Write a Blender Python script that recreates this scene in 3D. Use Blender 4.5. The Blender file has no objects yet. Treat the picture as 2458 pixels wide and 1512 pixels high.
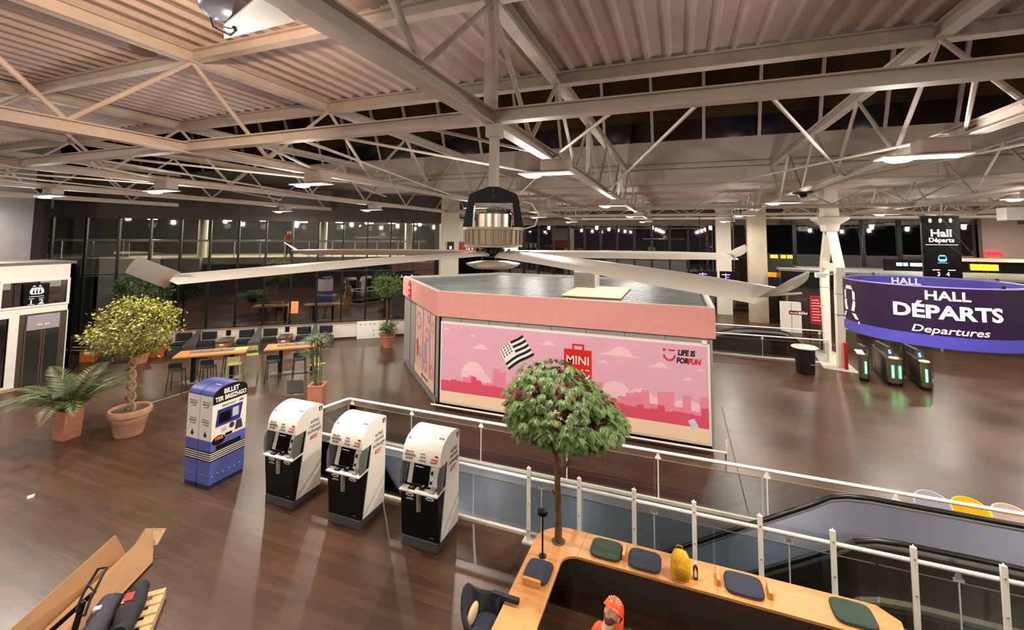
import bpy, bmesh, math, random
from mathutils import Vector, Matrix
R = math.radians
S = bpy.context.scene
COL = S.collection
# ---------------------------------------------------------------- camera
YAW, PITCH, ROLL, H = R(20.871), R(4.0075), R(0.4637), 5.6
fw = Vector((-math.sin(YAW)*math.cos(PITCH), math.cos(YAW)*math.cos(PITCH), math.sin(PITCH)))
rt = Vector((math.cos(YAW), math.sin(YAW), 0))
up = rt.cross(fw)
rt2 = rt*math.cos(ROLL)+up*math.sin(ROLL)
up2 = up*math.cos(ROLL)-rt*math.sin(ROLL)
cd = bpy.data.cameras.new('camera'); cam = bpy.data.objects.new('camera', cd); COL.objects.link(cam)
m = Matrix((rt2, up2, -fw)).transposed().to_4x4(); m.translation = (0, 0, H); cam.matrix_world = m
cd.sensor_fit = 'HORIZONTAL'; cd.sensor_width = 36; cd.lens = 36*1049.02/2458
cd.shift_x = 0; cd.shift_y = -(756-493.45)/2458; cd.clip_start = .05; cd.clip_end = 300
S.camera = cam
# ---------------------------------------------------------------- world, exposure
W = bpy.data.worlds.new('night'); S.world = W; W.use_nodes = True
W.node_tree.nodes['Background'].inputs[0].default_value = (.95, .72, .55, 1)
W.node_tree.nodes['Background'].inputs[1].default_value = .05
S.view_settings.view_transform = 'Standard'; S.view_settings.look = 'None'
S.view_settings.gamma = 1; S.view_settings.exposure = .25
try: S.view_settings.use_curve_mapping = False
except Exception: pass
S.cycles.max_bounces = 7; S.cycles.transparent_max_bounces = 16
S.cycles.sample_clamp_indirect = 4; S.cycles.caustics_reflective = False; S.cycles.caustics_refractive = False

def lamp(x, y, z, power, color=(1, .9, .79), size=.3, tilt=(0, 0), up_power=0):
    """disc light of a ceiling luminaire or of an added fill, facing down, with an optional one facing up"""
    for pw, flip in ((power, 0), (up_power, 1)):
        if not pw: continue
        L = bpy.data.lights.new('luminaire_or_fill_light', 'AREA'); L.shape = 'DISK'; L.size = size; L.energy = pw; L.color = color
        o = bpy.data.objects.new('luminaire_or_fill_light', L); COL.objects.link(o)
        o.location = (x, y, z+(.34 if flip else 0)); o.rotation_euler = (R(180)*flip+R(tilt[0]), R(tilt[1]), 0)
        o.visible_camera = False
TX = [-33.2, -28.0, -22.85, -17.65, -12.5, -7.4, -2.05, 3.45, 8.8, 14.0, 19.2]
LAMPS = []
for x in (-28.0, -22.85, -17.65, -12.5, -7.5, -2.2, 2.95, 8.5, 13.7, 19):
    for y in (-1.2, 7.25, 15.5, 23.8, 32.0):
        if x < -13.5 and y > 18: continue
        if x < -19 and y > 9: continue
        if x < -27 and y > 0: continue
        if x > 9 and y < 5: continue
        LAMPS.append((x, y))
for (x, y) in LAMPS:
    lamp(x-.2, y, 6.60, 235 if y > 5 else 200)
    L = bpy.data.lights.new('luminaire_glow', 'POINT'); L.energy = 130 if y < 12 else 100; L.shadow_soft_size = .12; L.color = (1, .9, .79)
    o = bpy.data.objects.new('luminaire_glow', L); COL.objects.link(o); o.location = (x-.2, y, 6.45)
for x in (-7.5, -5, -2.5, 0, 2.5, 5): lamp(x, 8.36, -1.5, 13, color=(.92, .93, 1), size=.4, tilt=(100, 0))      # added fill lights under the opening's near edge, brightening its far wall
for x in (-6, -1, 4, 9): lamp(x, 9.2, -2.6, 1, color=(.9, .92, 1), size=.6, up_power=26)  # more added fill lights, low in the opening, mostly facing up
L = bpy.data.lights.new('uplighter_beam', 'SPOT'); L.energy = 800; L.color = (1, .66, .42); L.spot_size = R(95); L.spot_blend = 1; L.shadow_soft_size = .12   # warm uplighter beside the nearest truss
o = bpy.data.objects.new('uplighter_beam', L); COL.objects.link(o); o.location = (-3.1, 1.8, 7.35)
o.rotation_euler = Vector((-2.4, 1.5, 1.2)).to_track_quat('-Z', 'Y').to_euler()

# ---------------------------------------------------------------- materials
def s2l(c):
    return tuple(((v/255)/12.92 if v/255 <= .04045 else ((v/255+.055)/1.055)**2.4) for v in c)
MC = {}
def mat(name, rgb, rough=.5, metal=0, noise=0, scale=8, emit=0, spec=.5, coat=0, bump=0, stretch=(1, 1, 1)):
    if name in MC: return MC[name]
    M = bpy.data.materials.new(name); M.use_nodes = True; MC[name] = M
    nt = M.node_tree; b = nt.nodes['Principled BSDF']; c = s2l(rgb)+(1,)
    b.inputs['Base Color'].default_value = c; b.inputs['Roughness'].default_value = rough
    b.inputs['Metallic'].default_value = metal; b.inputs['Specular IOR Level'].default_value = spec
    b.inputs['Coat Weight'].default_value = coat; b.inputs['Coat Roughness'].default_value = .12
    if emit:
        b.inputs['Emission Color'].default_value = c; b.inputs['Emission Strength'].default_value = emit
    if noise or bump:
        tc = nt.nodes.new('ShaderNodeTexCoord'); mp = nt.nodes.new('ShaderNodeMapping'); mp.inputs['Scale'].default_value = stretch
        nz = nt.nodes.new('ShaderNodeTexNoise'); nz.inputs['Scale'].default_value = scale; nz.inputs['Detail'].default_value = 5
        nt.links.new(tc.outputs['Object'], mp.inputs[0]); nt.links.new(mp.outputs[0], nz.inputs['Vector'])
        if noise:
            mr = nt.nodes.new('ShaderNodeMapRange'); mr.inputs[1].default_value = .3; mr.inputs[2].default_value = .7
            mr.inputs[3].default_value = 1-noise; mr.inputs[4].default_value = 1+noise*.6
            mx = nt.nodes.new('ShaderNodeVectorMath'); mx.operation = 'SCALE'; mx.inputs[0].default_value = c[:3]
            nt.links.new(nz.outputs[0], mr.inputs[0]); nt.links.new(mr.outputs[0], mx.inputs['Scale'])
            nt.links.new(mx.outputs[0], b.inputs['Base Color'])
        if bump:
            bp = nt.nodes.new('ShaderNodeBump'); bp.inputs['Strength'].default_value = bump; bp.inputs['Distance'].default_value = .02
            nt.links.new(nz.outputs[0], bp.inputs['Height']); nt.links.new(bp.outputs[0], b.inputs['Normal'])
    return M
def glass(name, tint, refl=None, rough=.02, opaque=0):
    """clear pane: transparent light passes through, the rest is reflected"""
    M = bpy.data.materials.new(name); M.use_nodes = True; MC[name] = M
    nt = M.node_tree; nt.nodes.remove(nt.nodes['Principled BSDF']); out = nt.nodes['Material Output']
    tr = nt.nodes.new('ShaderNodeBsdfTransparent'); tr.inputs[0].default_value = tint+(1,)
    gl = nt.nodes.new('ShaderNodeBsdfGlossy'); gl.inputs['Roughness'].default_value = rough
    mx = nt.nodes.new('ShaderNodeMixShader')
    if refl is None:
        f = nt.nodes.new('ShaderNodeFresnel'); f.inputs[0].default_value = 1.45; nt.links.new(f.outputs[0], mx.inputs[0])
    else: mx.inputs[0].default_value = refl
    a = tr.outputs[0]
    if opaque:
        df = nt.nodes.new('ShaderNodeBsdfDiffuse'); df.inputs[0].default_value = (.45, .5, .48, 1)
        m2 = nt.nodes.new('ShaderNodeMixShader'); m2.inputs[0].default_value = opaque
        nt.links.new(a, m2.inputs[1]); nt.links.new(df.outputs[0], m2.inputs[2]); a = m2.outputs[0]
    nt.links.new(a, mx.inputs[1]); nt.links.new(gl.outputs[0], mx.inputs[2]); nt.links.new(mx.outputs[0], out.inputs[0])
    return M
def floor_material():
    M = bpy.data.materials.new('parquet'); M.use_nodes = True; nt = M.node_tree; b = nt.nodes['Principled BSDF']
    N = nt.nodes.new; L = nt.links.new
    tc = N('ShaderNodeTexCoord')
    br = N('ShaderNodeTexBrick'); br.inputs['Scale'].default_value = 1; br.inputs['Brick Width'].default_value = 1.9
    br.inputs['Row Height'].default_value = .14; br.inputs['Mortar Size'].default_value = .003
    br.inputs['Color1'].default_value = s2l((80, 55, 40))+(1,); br.inputs['Color2'].default_value = s2l((66, 46, 34))+(1,)
    br.inputs['Mortar'].default_value = s2l((54, 38, 29))+(1,)
    L(tc.outputs['Object'], br.inputs['Vector'])
    mp = N('ShaderNodeMapping'); mp.inputs['Scale'].default_value = (.35, 7, 1); L(tc.outputs['Object'], mp.inputs[0])
    n1 = N('ShaderNodeTexNoise'); n1.inputs['Scale'].default_value = 2.2; n1.inputs['Detail'].default_value = 6; L(mp.outputs[0], n1.inputs['Vector'])
    n2 = N('ShaderNodeTexNoise'); n2.inputs['Scale'].default_value = .45; n2.inputs['Detail'].default_value = 1.5; L(tc.outputs['Object'], n2.inputs['Vector'])
    def rng(src, a, c, lo, hi):
        r = N('ShaderNodeMapRange'); r.inputs[1].default_value = a; r.inputs[2].default_value = c; r.inputs[3].default_value = lo; r.inputs[4].default_value = hi
        L(src, r.inputs[0]); return r.outputs[0]
    a1 = rng(n1.outputs[0], .3, .7, .8, 1.2); a2 = rng(n2.outputs[0], .2, .8, .72, 1.35)
    mu = N('ShaderNodeMath'); mu.operation = 'MULTIPLY'; L(a1, mu.inputs[0]); L(a2, mu.inputs[1])
    sc = N('ShaderNodeVectorMath'); sc.operation = 'SCALE'; L(br.outputs['Color'], sc.inputs[0]); L(mu.outputs[0], sc.inputs['Scale'])
    L(sc.outputs[0], b.inputs['Base Color'])
    L(rng(n2.outputs[0], .2, .8, .25, .42), b.inputs['Roughness'])
    b.inputs['Specular IOR Level'].default_value = .5
    mp3 = N('ShaderNodeMapping'); mp3.inputs['Scale'].default_value = (1.2, 14, 1); L(tc.outputs['Object'], mp3.inputs[0])
    n3 = N('ShaderNodeTexNoise'); n3.inputs['Scale'].default_value = 1.6; L(mp3.outputs[0], n3.inputs['Vector'])
    bp = N('ShaderNodeBump'); bp.inputs['Strength'].default_value = .05; bp.inputs['Distance'].default_value = .02
    L(n3.outputs[0], bp.inputs['Height']); L(bp.outputs[0], b.inputs['Normal'])
    return M
STEEL = mat('roof_steel_paint', (196, 184, 174), .55, noise=.10, scale=3)
DECK = mat('roof_deck_paint', (184, 168, 162), .6, noise=.12, scale=1.2)
PALE = mat('pale_wall_paint', (190, 178, 168), .7, noise=.08, scale=.7)
WHITE = mat('white_enamel', (240, 236, 228), .4, noise=.03)
WALLW = mat('white_wall', (232, 222, 210), .6, noise=.04, scale=2)
BLACK = mat('black_paint', (10, 10, 11), .45, spec=.3)
BLKSAT = mat('black_gloss', (5, 5, 6), .3, spec=.22)
DKGREY = mat('dark_grey', (52, 52, 54), .55, noise=.1)
GREY = mat('mid_grey', (128, 124, 120), .55, noise=.06)
STAIN = mat('stainless_steel', (196, 198, 212), .26, .6, noise=.06, scale=2, stretch=(1, 1, 6))
BRUSH = mat('brushed_steel', (168, 170, 186), .5, .9, noise=.05, scale=2)
_b = BRUSH.node_tree.nodes['Principled BSDF']; _b.inputs['Anisotropic'].default_value = .92; _b.inputs['Anisotropic Rotation'].default_value = .25
_t = BRUSH.node_tree.nodes.new('ShaderNodeTangent'); _t.direction_type = 'RADIAL'; _t.axis = 'Z'; BRUSH.node_tree.links.new(_t.outputs[0], _b.inputs['Tangent'])
GALV = mat('galvanised_sheet', (120, 124, 126), .38, .7, noise=.35, scale=2.5, stretch=(.3, 4, 1))
CHROME = mat('chrome', (215, 212, 208), .15, 1)
PINK = mat('pink_fascia_paint', (226, 156, 148), .5, noise=.02)
PANELG = mat('grey_cladding', (150, 148, 146), .5, 0, noise=.05)
TERRA = mat('terracotta', (188, 124, 96), .8, noise=.16, scale=9, bump=.2)
TERRA2 = mat('pale_terracotta', (196, 150, 118), .85, noise=.14, scale=7, bump=.2)
SOIL = mat('soil', (92, 80, 62), .95, noise=.35, scale=40, bump=.6)
BARK = mat('tree_bark', (92, 62, 40), .85, noise=.45, scale=14, bump=1, stretch=(1, 1, .35))
BARK2 = mat('braided_bark', (158, 128, 92), .8, noise=.3, scale=12, bump=.6)
LEAF = mat('fern_green_leaf', (88, 112, 52), .5, noise=.35, scale=6)
LEAF2 = mat('yellow_green_leaf', (146, 142, 60), .5, noise=.35, scale=6)
LEAF3 = mat('palm_leaf', (84, 98, 52), .5, noise=.35, scale=6)
LEAF4 = mat('dark_green_leaf', (60, 84, 36), .5, noise=.4, scale=5)
OAK = mat('pale_oak', (204, 142, 82), .45, noise=.16, scale=5, stretch=(1, 6, 1))
OAKX = mat('oak_long_grain', (204, 140, 76), .42, noise=.16, scale=4, stretch=(1, 9, 1))
BENCHDK = mat('brown_laminate', (70, 60, 50), .45, noise=.06)
NAVY = mat('navy_fabric', (38, 42, 58), .8, noise=.12, scale=60, bump=.2)
GREENF = mat('green_fabric', (40, 58, 44), .8, noise=.1, scale=60, bump=.2)
BLACKF = mat('black_fabric', (26, 28, 36), .85, noise=.12, scale=50)
RED = mat('red_print', (205, 32, 30), .5)
CLEAR = glass('clear_glass', (.86, .9, .9))
SMOKE = glass('balustrade_glass', (.80, .84, .84))
CURTAIN = glass('curtain_wall_glass', (.88, .90, .88), .2)
EMW = mat('lamp_lens', (255, 240, 215), .4, emit=14)
RUBBER = mat('black_rubber', (16, 15, 15), .3)
CARD = mat('cardboard', (168, 128, 90), .85, noise=.06, scale=3)
PALLETW = mat('pallet_wood', (214, 182, 130), .8, noise=.2, scale=7)

# ---------------------------------------------------------------- mesh helpers
class MB:
    def __init__(s): s.v = []; s.f = []; s.mi = []; s.cur = 0
    def m(s, i): s.cur = i; return s
    def add(s, vs, fs):
        o = len(s.v); s.v += [tuple(v) for v in vs]; s.f += [tuple(i+o for i in f) for f in fs]; s.mi += [s.cur]*len(fs); return s
    def box(s, x0, y0, z0, x1, y1, z1, M=None):
        vs = [Vector(p) for p in ((x0,y0,z0),(x1,y0,z0),(x1,y1,z0),(x0,y1,z0),(x0,y0,z1),(x1,y0,z1),(x1,y1,z1),(x0,y1,z1))]
        if M: vs = [M @ v for v in vs]
        return s.add(vs, ((3,2,1,0),(4,5,6,7),(0,1,5,4),(1,2,6,5),(2,3,7,6),(3,0,4,7)))
    def rbox(s, x0, y0, z0, x1, y1, z1, r=.02, n=3, M=None):
        """box with vertical edges rounded and a small bevel top and bottom"""
        r = min(r, (x1-x0)/2-1e-4, (y1-y0)/2-1e-4); b = min(r*.5, (z1-z0)/2-1e-4, .02)
        def ring(ins, z):
            o = []; rr = max(r-ins, .0005)
            for cx, cy, a0 in ((x1-r,y1-r,0),(x0+r,y1-r,90),(x0+r,y0+r,180),(x1-r,y0+r,270)):
                for k in range(n+1):
                    a = R(a0+90*k/n); o.append(Vector((cx+rr*math.cos(a), cy+rr*math.sin(a), z)))
            return o
        rings = [ring(b, z0), ring(0, z0+b), ring(0, z1-b), ring(b, z1)]
        if M: rings = [[M @ v for v in q] for q in rings]
        return s.loft(rings, True, True)
    def loft(s, rings, cap0=False, cap1=False, closed=True):
        n = len(rings[0]); o = len(s.v)
        for q in rings: s.v += [tuple(v) for v in q]
        k = 0
        for i in range(len(rings)-1):
            for j in range(n if closed else n-1):
                a = o+i*n+j; b = o+i*n+(j+1) % n
                s.f.append((a, b, b+n, a+n)); k += 1
        if cap0: s.f.append(tuple(o+j for j in reversed(range(n)))); k += 1
        if cap1: s.f.append(tuple(o+(len(rings)-1)*n+j for j in range(n))); k += 1
        s.mi += [s.cur]*k; return s
    def cyl(s, p0, p1, r0, r1=None, n=12, caps=True):
        return s.tube([p0, p1], [r0, r0 if r1 is None else r1], n, caps)
    def tube(s, path, rad, n=8, caps=True):
        path = [Vector(p) for p in path]
        if not hasattr(rad, '__len__'): rad = [rad]*len(path)
        rings = []; prev = None
        for i, p in enumerate(path):
            d = (path[min(i+1, len(path)-1)]-path[max(i-1, 0)]).normalized()
            if prev is None:
                a = Vector((0, 0, 1)) if abs(d.z) < .9 else Vector((1, 0, 0))
                u = d.cross(a).normalized()
            else: u = (prev-d*prev.dot(d)).normalized()
            prev = u; w = d.cross(u)
            rings.append([p+(u*math.cos(2*math.pi*k/n)+w*math.sin(2*math.pi*k/n))*rad[i] for k in range(n)])
        return s.loft(rings, caps, caps)
    def lathe(s, prof, c=(0, 0, 0), n=24, caps=True):
        rings = [[(c[0]+r*math.cos(2*math.pi*k/n), c[1]+r*math.sin(2*math.pi*k/n), c[2]+z) for k in range(n)] for r, z in prof]
        return s.loft(rings, caps, caps)
    def ell(s, c, r, n=12, mrings=8, M=None):
        rings = []
        for i in range(mrings+1):
            t = -math.pi/2+math.pi*(i+.0001)/(mrings+.0002)
            q = [Vector((r[0]*math.cos(t)*math.cos(2*math.pi*k/n), r[1]*math.cos(t)*math.sin(2*math.pi*k/n), r[2]*math.sin(t))) for k in range(n)]
            if M: q = [M @ v for v in q]
            rings.append([v+Vector(c) for v in q])
        return s.loft(rings, True, True)
    def prism(s, poly, fn0, fn1):
        """poly: 2-D points; fn0/fn1 map a point to the two end faces"""
        n = len(poly); vs = [fn0(p) for p in poly]+[fn1(p) for p in poly]
        fs = [tuple(reversed(range(n))), tuple(range(n, 2*n))]+[(i, (i+1) % n, (i+1) % n+n, i+n) for i in range(n)]
        return s.add(vs, fs)
    def px(s, poly, x0, x1): return s.prism(poly, lambda p: (x0, p[0], p[1]), lambda p: (x1, p[0], p[1]))
    def py(s, poly, y0, y1): return s.prism(poly, lambda p: (p[0], y0, p[1]), lambda p: (p[0], y1, p[1]))
    def pz(s, poly, z0, z1): return s.prism(poly, lambda p: (p[0], p[1], z0), lambda p: (p[0], p[1], z1))
    def bar(s, p0, p1, w, h, roll=None):
        """rectangular bar between two points, w across, h tall"""
        p0, p1 = Vector(p0), Vector(p1); d = (p1-p0).normalized()
        u = Vector((0, 0, 1)) if abs(d.z) < .95 else Vector((0, 1, 0))
        if roll: u = Vector(roll)
        a = d.cross(u).normalized(); u = a.cross(d)
        q = lambda p: [p+a*(w/2*i)+u*(h/2*j) for i, j in ((-1,-1),(1,-1),(1,1),(-1,1))]
        return s.loft([q(p0), q(p1)], True, True)
    def hbeam(s, p0, p1, w=.15, h=.17, t=.018):
        p0, p1 = Vector(p0), Vector(p1); d = (p1-p0).normalized(); a = d.cross(Vector((0, 0, 1))).normalized(); u = a.cross(d)
        for e in (-1, 1):
            s.bar(p0+u*e*(h-t)/2, p1+u*e*(h-t)/2, w, t)
        return s.bar(p0, p1, t, h-2*t)
    def mesh(s, name, mats, smooth):
        me = bpy.data.meshes.new(name); me.from_pydata(s.v, [], s.f)
        for q in (mats if isinstance(mats, (list, tuple)) else [mats]): me.materials.append(q)
        me.polygons.foreach_set('material_index', s.mi)
        bm = bmesh.new(); bm.from_mesh(me); bmesh.ops.recalc_face_normals(bm, faces=bm.faces); bm.to_mesh(me); bm.free()
        if smooth:
            me.polygons.foreach_set('use_smooth', [True]*len(me.polygons))
            try: me.set_sharp_from_angle(angle=R(smooth if smooth > 1 else 38))
            except Exception: pass
        return me
    def build(s, name, mats, parent=None, smooth=0, world=True, label=None):
        if parent and world:
            o = Vector((0, 0, 0)); q = parent
            while q: o += q.location; q = q.parent
            s.v = [(v[0]-o.x, v[1]-o.y, v[2]-o.z) for v in s.v]
        ob = bpy.data.objects.new(name, s.mesh(name, mats, smooth)); COL.objects.link(ob)
        if parent: ob.parent = parent
        if label: ob['label'] = label
        return ob
def thing(name, label, cat, loc=(0, 0, 0), group=None, rz=0):
    o = bpy.data.objects.new(name, None); COL.objects.link(o); o.location = loc; o.rotation_euler = (0, 0, rz)
    o.empty_display_size = .1
    o['label'] = label; o['category'] = cat
    if group: o['group'] = group
    return o
def tag(o, label, cat, group=None, kind=None):
    o['label'] = label; o['category'] = cat
    if group: o['group'] = group
    if kind: o['kind'] = kind
    return o
def struct(o, label=None, cat='structure'):
    o['kind'] = 'structure'; o['category'] = cat
    if label: o['label'] = label
    return o
def kids(o): return [c for c in o.children]
def copy_tree(o, parent=None):
    c = o.copy(); COL.objects.link(c); c.parent = parent
    for ch in list(o.children): copy_tree(ch, c)
    return c
def center(ob):
    """move the origin of a single-mesh thing to the foot of its shape"""
    me = ob.data; xs = [v.co for v in me.vertices]
    lo = Vector((min(v.x for v in xs), min(v.y for v in xs), min(v.z for v in xs))); hi = Vector((max(v.x for v in xs), max(v.y for v in xs), 0))
    c = Vector(((lo.x+hi.x)/2, (lo.y+hi.y)/2, lo.z)); me.transform(Matrix.Translation(-c)); ob.location = ob.location+c
    return ob
TXT = {}
def textverts(body, size, bold=0, extrude=.002, shear=0, xs=1, spacing=1):
    k = (body, size, bold, extrude, shear, xs, spacing)
    if k in TXT: return TXT[k]
    cu = bpy.data.curves.new('t', 'FONT'); cu.body = body; cu.size = size; cu.offset = bold*size; cu.extrude = extrude; cu.shear = shear
    cu.align_x = 'CENTER'; cu.align_y = 'CENTER'; cu.resolution_u = 3; cu.space_line = .9; cu.space_character = spacing
    ob = bpy.data.objects.new('t', cu); COL.objects.link(ob); bpy.context.view_layer.update()
    dg = bpy.context.evaluated_depsgraph_get(); me = bpy.data.meshes.new_from_object(ob.evaluated_get(dg))
    vs = [(v.co.x*xs, v.co.y, v.co.z) for v in me.vertices]; fs = [tuple(p.vertices) for p in me.polygons]
    bpy.data.objects.remove(ob); bpy.data.meshes.remove(me); bpy.data.curves.remove(cu)
    TXT[k] = (vs, fs); return TXT[k]
def put_text(mb, body, size, o, u, v, **k):
    """lay lettering on a plane: o = centre, u = reading direction, v = up"""
    vs, fs = textverts(body, size, **k); o, u, v = Vector(o), Vector(u).normalized(), Vector(v).normalized(); w = u.cross(v)
    return mb.add([o+u*p[0]+v*p[1]+w*p[2] for p in vs], fs)
def flat(mb, pts, o, u, v, lift=.004):
    """a thin printed shape on a plane"""
    o, u, v = Vector(o), Vector(u).normalized(), Vector(v).normalized(); w = u.cross(v)
    return mb.prism(pts, lambda p: o+u*p[0]+v*p[1], lambda p: o+u*p[0]+v*p[1]+w*lift)
def rect(cx, cy, w, h): return [(cx-w/2, cy-h/2), (cx+w/2, cy-h/2), (cx+w/2, cy+h/2), (cx-w/2, cy+h/2)]
def disc(cx, cy, r, n=20, ry=None, a0=0, a1=360):
    ry = r if ry is None else ry
    return [(cx+r*math.cos(R(a0+(a1-a0)*k/n)), cy+ry*math.sin(R(a0+(a1-a0)*k/n))) for k in range(n if a1-a0 == 360 else n+1)]
rnd = random.Random(7)
# ================================================================ SETTING
OX0, OX1, OY0, OY1 = -8.9, 12.0, 8.2, 10.2           # the opening in the floor for the escalator
FLOOR = floor_material()
f = MB()
f.box(-45, -6, -.3, 32, OY0, 0); f.box(-45, OY1, -.3, 32, 42, 0); f.box(-45, OY0, -.3, OX0, OY1, 0); f.box(OX1, OY0, -.3, 32, OY1, 0)
struct(f.build('floor', FLOOR), 'polished dark brown plank floor of the station hall')
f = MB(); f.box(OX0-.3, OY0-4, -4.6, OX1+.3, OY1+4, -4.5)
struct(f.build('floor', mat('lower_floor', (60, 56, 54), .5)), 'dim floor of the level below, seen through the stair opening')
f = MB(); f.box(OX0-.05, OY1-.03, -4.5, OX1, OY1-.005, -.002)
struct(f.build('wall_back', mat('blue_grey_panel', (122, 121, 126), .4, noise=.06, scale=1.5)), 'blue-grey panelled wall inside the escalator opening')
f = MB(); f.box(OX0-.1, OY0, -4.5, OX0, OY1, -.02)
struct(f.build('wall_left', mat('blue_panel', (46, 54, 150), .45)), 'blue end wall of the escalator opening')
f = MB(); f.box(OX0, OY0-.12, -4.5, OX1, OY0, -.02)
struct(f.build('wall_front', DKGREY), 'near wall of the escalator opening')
tr = MB()
tr.box(OX0-.04, OY0-.05, 0, OX1, OY0+.02, .05); tr.box(OX0-.04, OY1-.02, 0, OX1, OY1+.05, .05); tr.box(OX0-.05, OY0, 0, OX0+.02, OY1, .05)
struct(tr.build('trim_1', mat('cream_kerb', (205, 198, 182), .5)), 'cream kerb around the escalator opening')
# roof deck over the near half: trapezoidal sheet running away from the viewer
pitch = .33; prof = []
x = -42.0
while x < 26:
    prof += [(x, 8.60), (x+.04, 8.66), (x+.24, 8.66), (x+.28, 8.60)]; x += pitch
prof2 = [(p[0], p[1]+.02) for p in reversed(prof)]
dk = MB(); n = len(prof)
for i in range(n-1):
    a, b = prof[i], prof[i+1]
    dk.add([(a[0], -6, a[1]), (b[0], -6, b[1]), (b[0], 7.75, b[1]), (a[0], 7.75, a[1])], [(0, 1, 2, 3)])
dk.box(-42, -6, 8.69, 26, 7.75, 8.8)
struct(dk.build('ceiling', DECK), 'corrugated steel roof deck above the near half of the hall')
# lantern: edge beam, dark sloping glazing, pale fascia and upper wall
g = MB()
g.add([(-45, 19.9, 9.75), (32, 19.9, 9.75), (32, 17.9, 14.6), (-45, 17.9, 14.6)], [(0, 1, 2, 3)])
GLZ = mat('night_rooflight_glass', (66, 50, 32), .8, noise=.5, scale=.6, spec=.05)
struct(g.build('window_1', GLZ), 'dark sloping rooflight glazing seen between the trusses')
win = bpy.data.objects['window_1']
for k in range(36):
    xx = -42+2.05*k
    b_ = MB(); b_.bar((xx, 19.85, 9.7), (xx, 17.85, 14.6), .12, .12); b_.build('mullion', STEEL, win)
b_ = MB(); b_.add([(-45, 19.82, 9.75), (32, 19.82, 9.75), (32, 19.5, 10.5), (-45, 19.5, 10.5)], [(0, 1, 2, 3)])
b_.build('lower_pane_row', mat('black_night_glass', (10, 10, 14), .1), win)
c_ = MB(); c_.box(-45, 7.6, 14.6, 32, 18.2, 14.7); struct(c_.build('ceiling', mat('lantern_roof', (70, 60, 52), .8)), 'top of the roof lantern')
c_ = MB(); c_.box(-45, 7.75, 8.8, 32, 7.85, 14.7); struct(c_.build('wall_front', mat('lantern_back', (70, 60, 52), .8)), 'near side of the roof lantern')
w_ = MB()
w_.box(-45, 19.8, 8.72, 32, 20.05, 9.75)
struct(w_.build('trim_2', PALE), 'smooth pale fascia band below the rooflight')
w_ = MB(); w_.box(-45, 19.88, 8.5, 32, 20.05, 8.7); w_.box(-45, 19.7, 8.68, 32, 20.05, 8.72); w_.box(-45, 19.75, 8.46, 32, 20.05, 8.5)
for k in range(300): w_.box(-42+.24*k, 19.86, 8.55, -42+.24*k+.09, 19.9, 8.65)
struct(w_.build('trim_3', STEEL), 'perforated steel gutter beam under the fascia')
w_ = MB(); w_.box(-45, 19.9, 7.9, 32, 20.05, 8.46)
for k in range(25): w_.box(-44+3.1*k, 19.87, 7.9, -43.97+3.1*k, 19.9, 8.46)
struct(w_.build('wall_back', PALE), 'pale panelled wall strip under the gutter beam')
c_ = MB(); c_.box(-45, 20.05, 7.9, 32, 40, 8.0)
for k in range(25): c_.box(-44+3.1*k, 20.1, 7.885, -43.97+3.1*k, 38, 7.9)
struct(c_.build('ceiling', PALE), 'flat pale ceiling over the far half of the hall')
# left curtain wall (39 degrees to the hall axis)
A39 = R(39); WD = Vector((math.cos(A39), math.sin(A39), 0)); WN = Vector((math.sin(A39), -math.cos(A39), 0)); WP = Vector((-16.5, 19.6, 0))
def wp(t, n=0, z=0): return WP+WD*t+WN*n+Vector((0, 0, z))
MW = Matrix.Translation(WP) @ Matrix.Rotation(A39, 4, 'Z')       # local x along the wall, -y into the hall
T0, T1 = -13.3, 4.2
w_ = MB(); w_.box(T0, 0, 0, T1, .2, .86, MW)
struct(w_.build('wall_left', WALLW), 'low white wall under the glass front')
w_ = MB(); w_.box(T0, -.03, 0, T1, 0, .1, MW)
struct(w_.build('baseboard_left', mat('brown_baseboard', (70, 40, 28), .5)), 'brown baseboard of the low white wall')
w_ = MB(); w_.box(T0, -.07, .86, T1, .2, .9, MW)
struct(w_.build('trim_4', mat('sill_metal', (190, 150, 120), .35, .4)), 'metal sill of the glass front')
nb = 14; bw = (T1-T0)/nb
for k in range(nb):
    t0 = T0+k*bw; t1 = t0+bw
    w_ = MB(); w_.box(t0+.03, .06, .93, t1-.03, .08, 6.3, MW)
    o = struct(w_.build('window_%d' % (k+2), CURTAIN), 'tall dark glass bay of the left glass front, bay %s' % ('at the elevator' if k == 0 else 'further along'))
    fr = MB(); fr.box(t0-.04, .0, .9, t0+.04, .16, 6.4, MW)
    fr.box(t0, .03, .9, t1, .12, .95, MW); fr.box(t0, .03, 3.62, t1, .1, 3.66, MW)
    fr.build('window_frame', BLACK, o)
w_ = MB(); w_.box(T0, .0, 6.3, T1+.4, .3, 8.0, MW); struct(w_.build('trim_5', mat('dark_header', (60, 52, 48), .7)), 'dark header beam above the left glass front')
# left hall wall and concrete pier behind the elevator
w_ = MB(); w_.box(-27.6, -6, 0, -27.2, 11.3, 8.6); struct(w_.build('wall_left', mat('dark_left_wall', (70, 64, 64), .8)), 'dark side wall behind the elevator')
w_ = MB(); w_.box(-25.8, 8.4, 0, -24.2, 9.55, 8.6); struct(w_.build('wall_left', mat('grey_concrete', (112, 110, 112), .8, noise=.12, scale=2)), 'grey concrete pier behind the white elevator')
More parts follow.
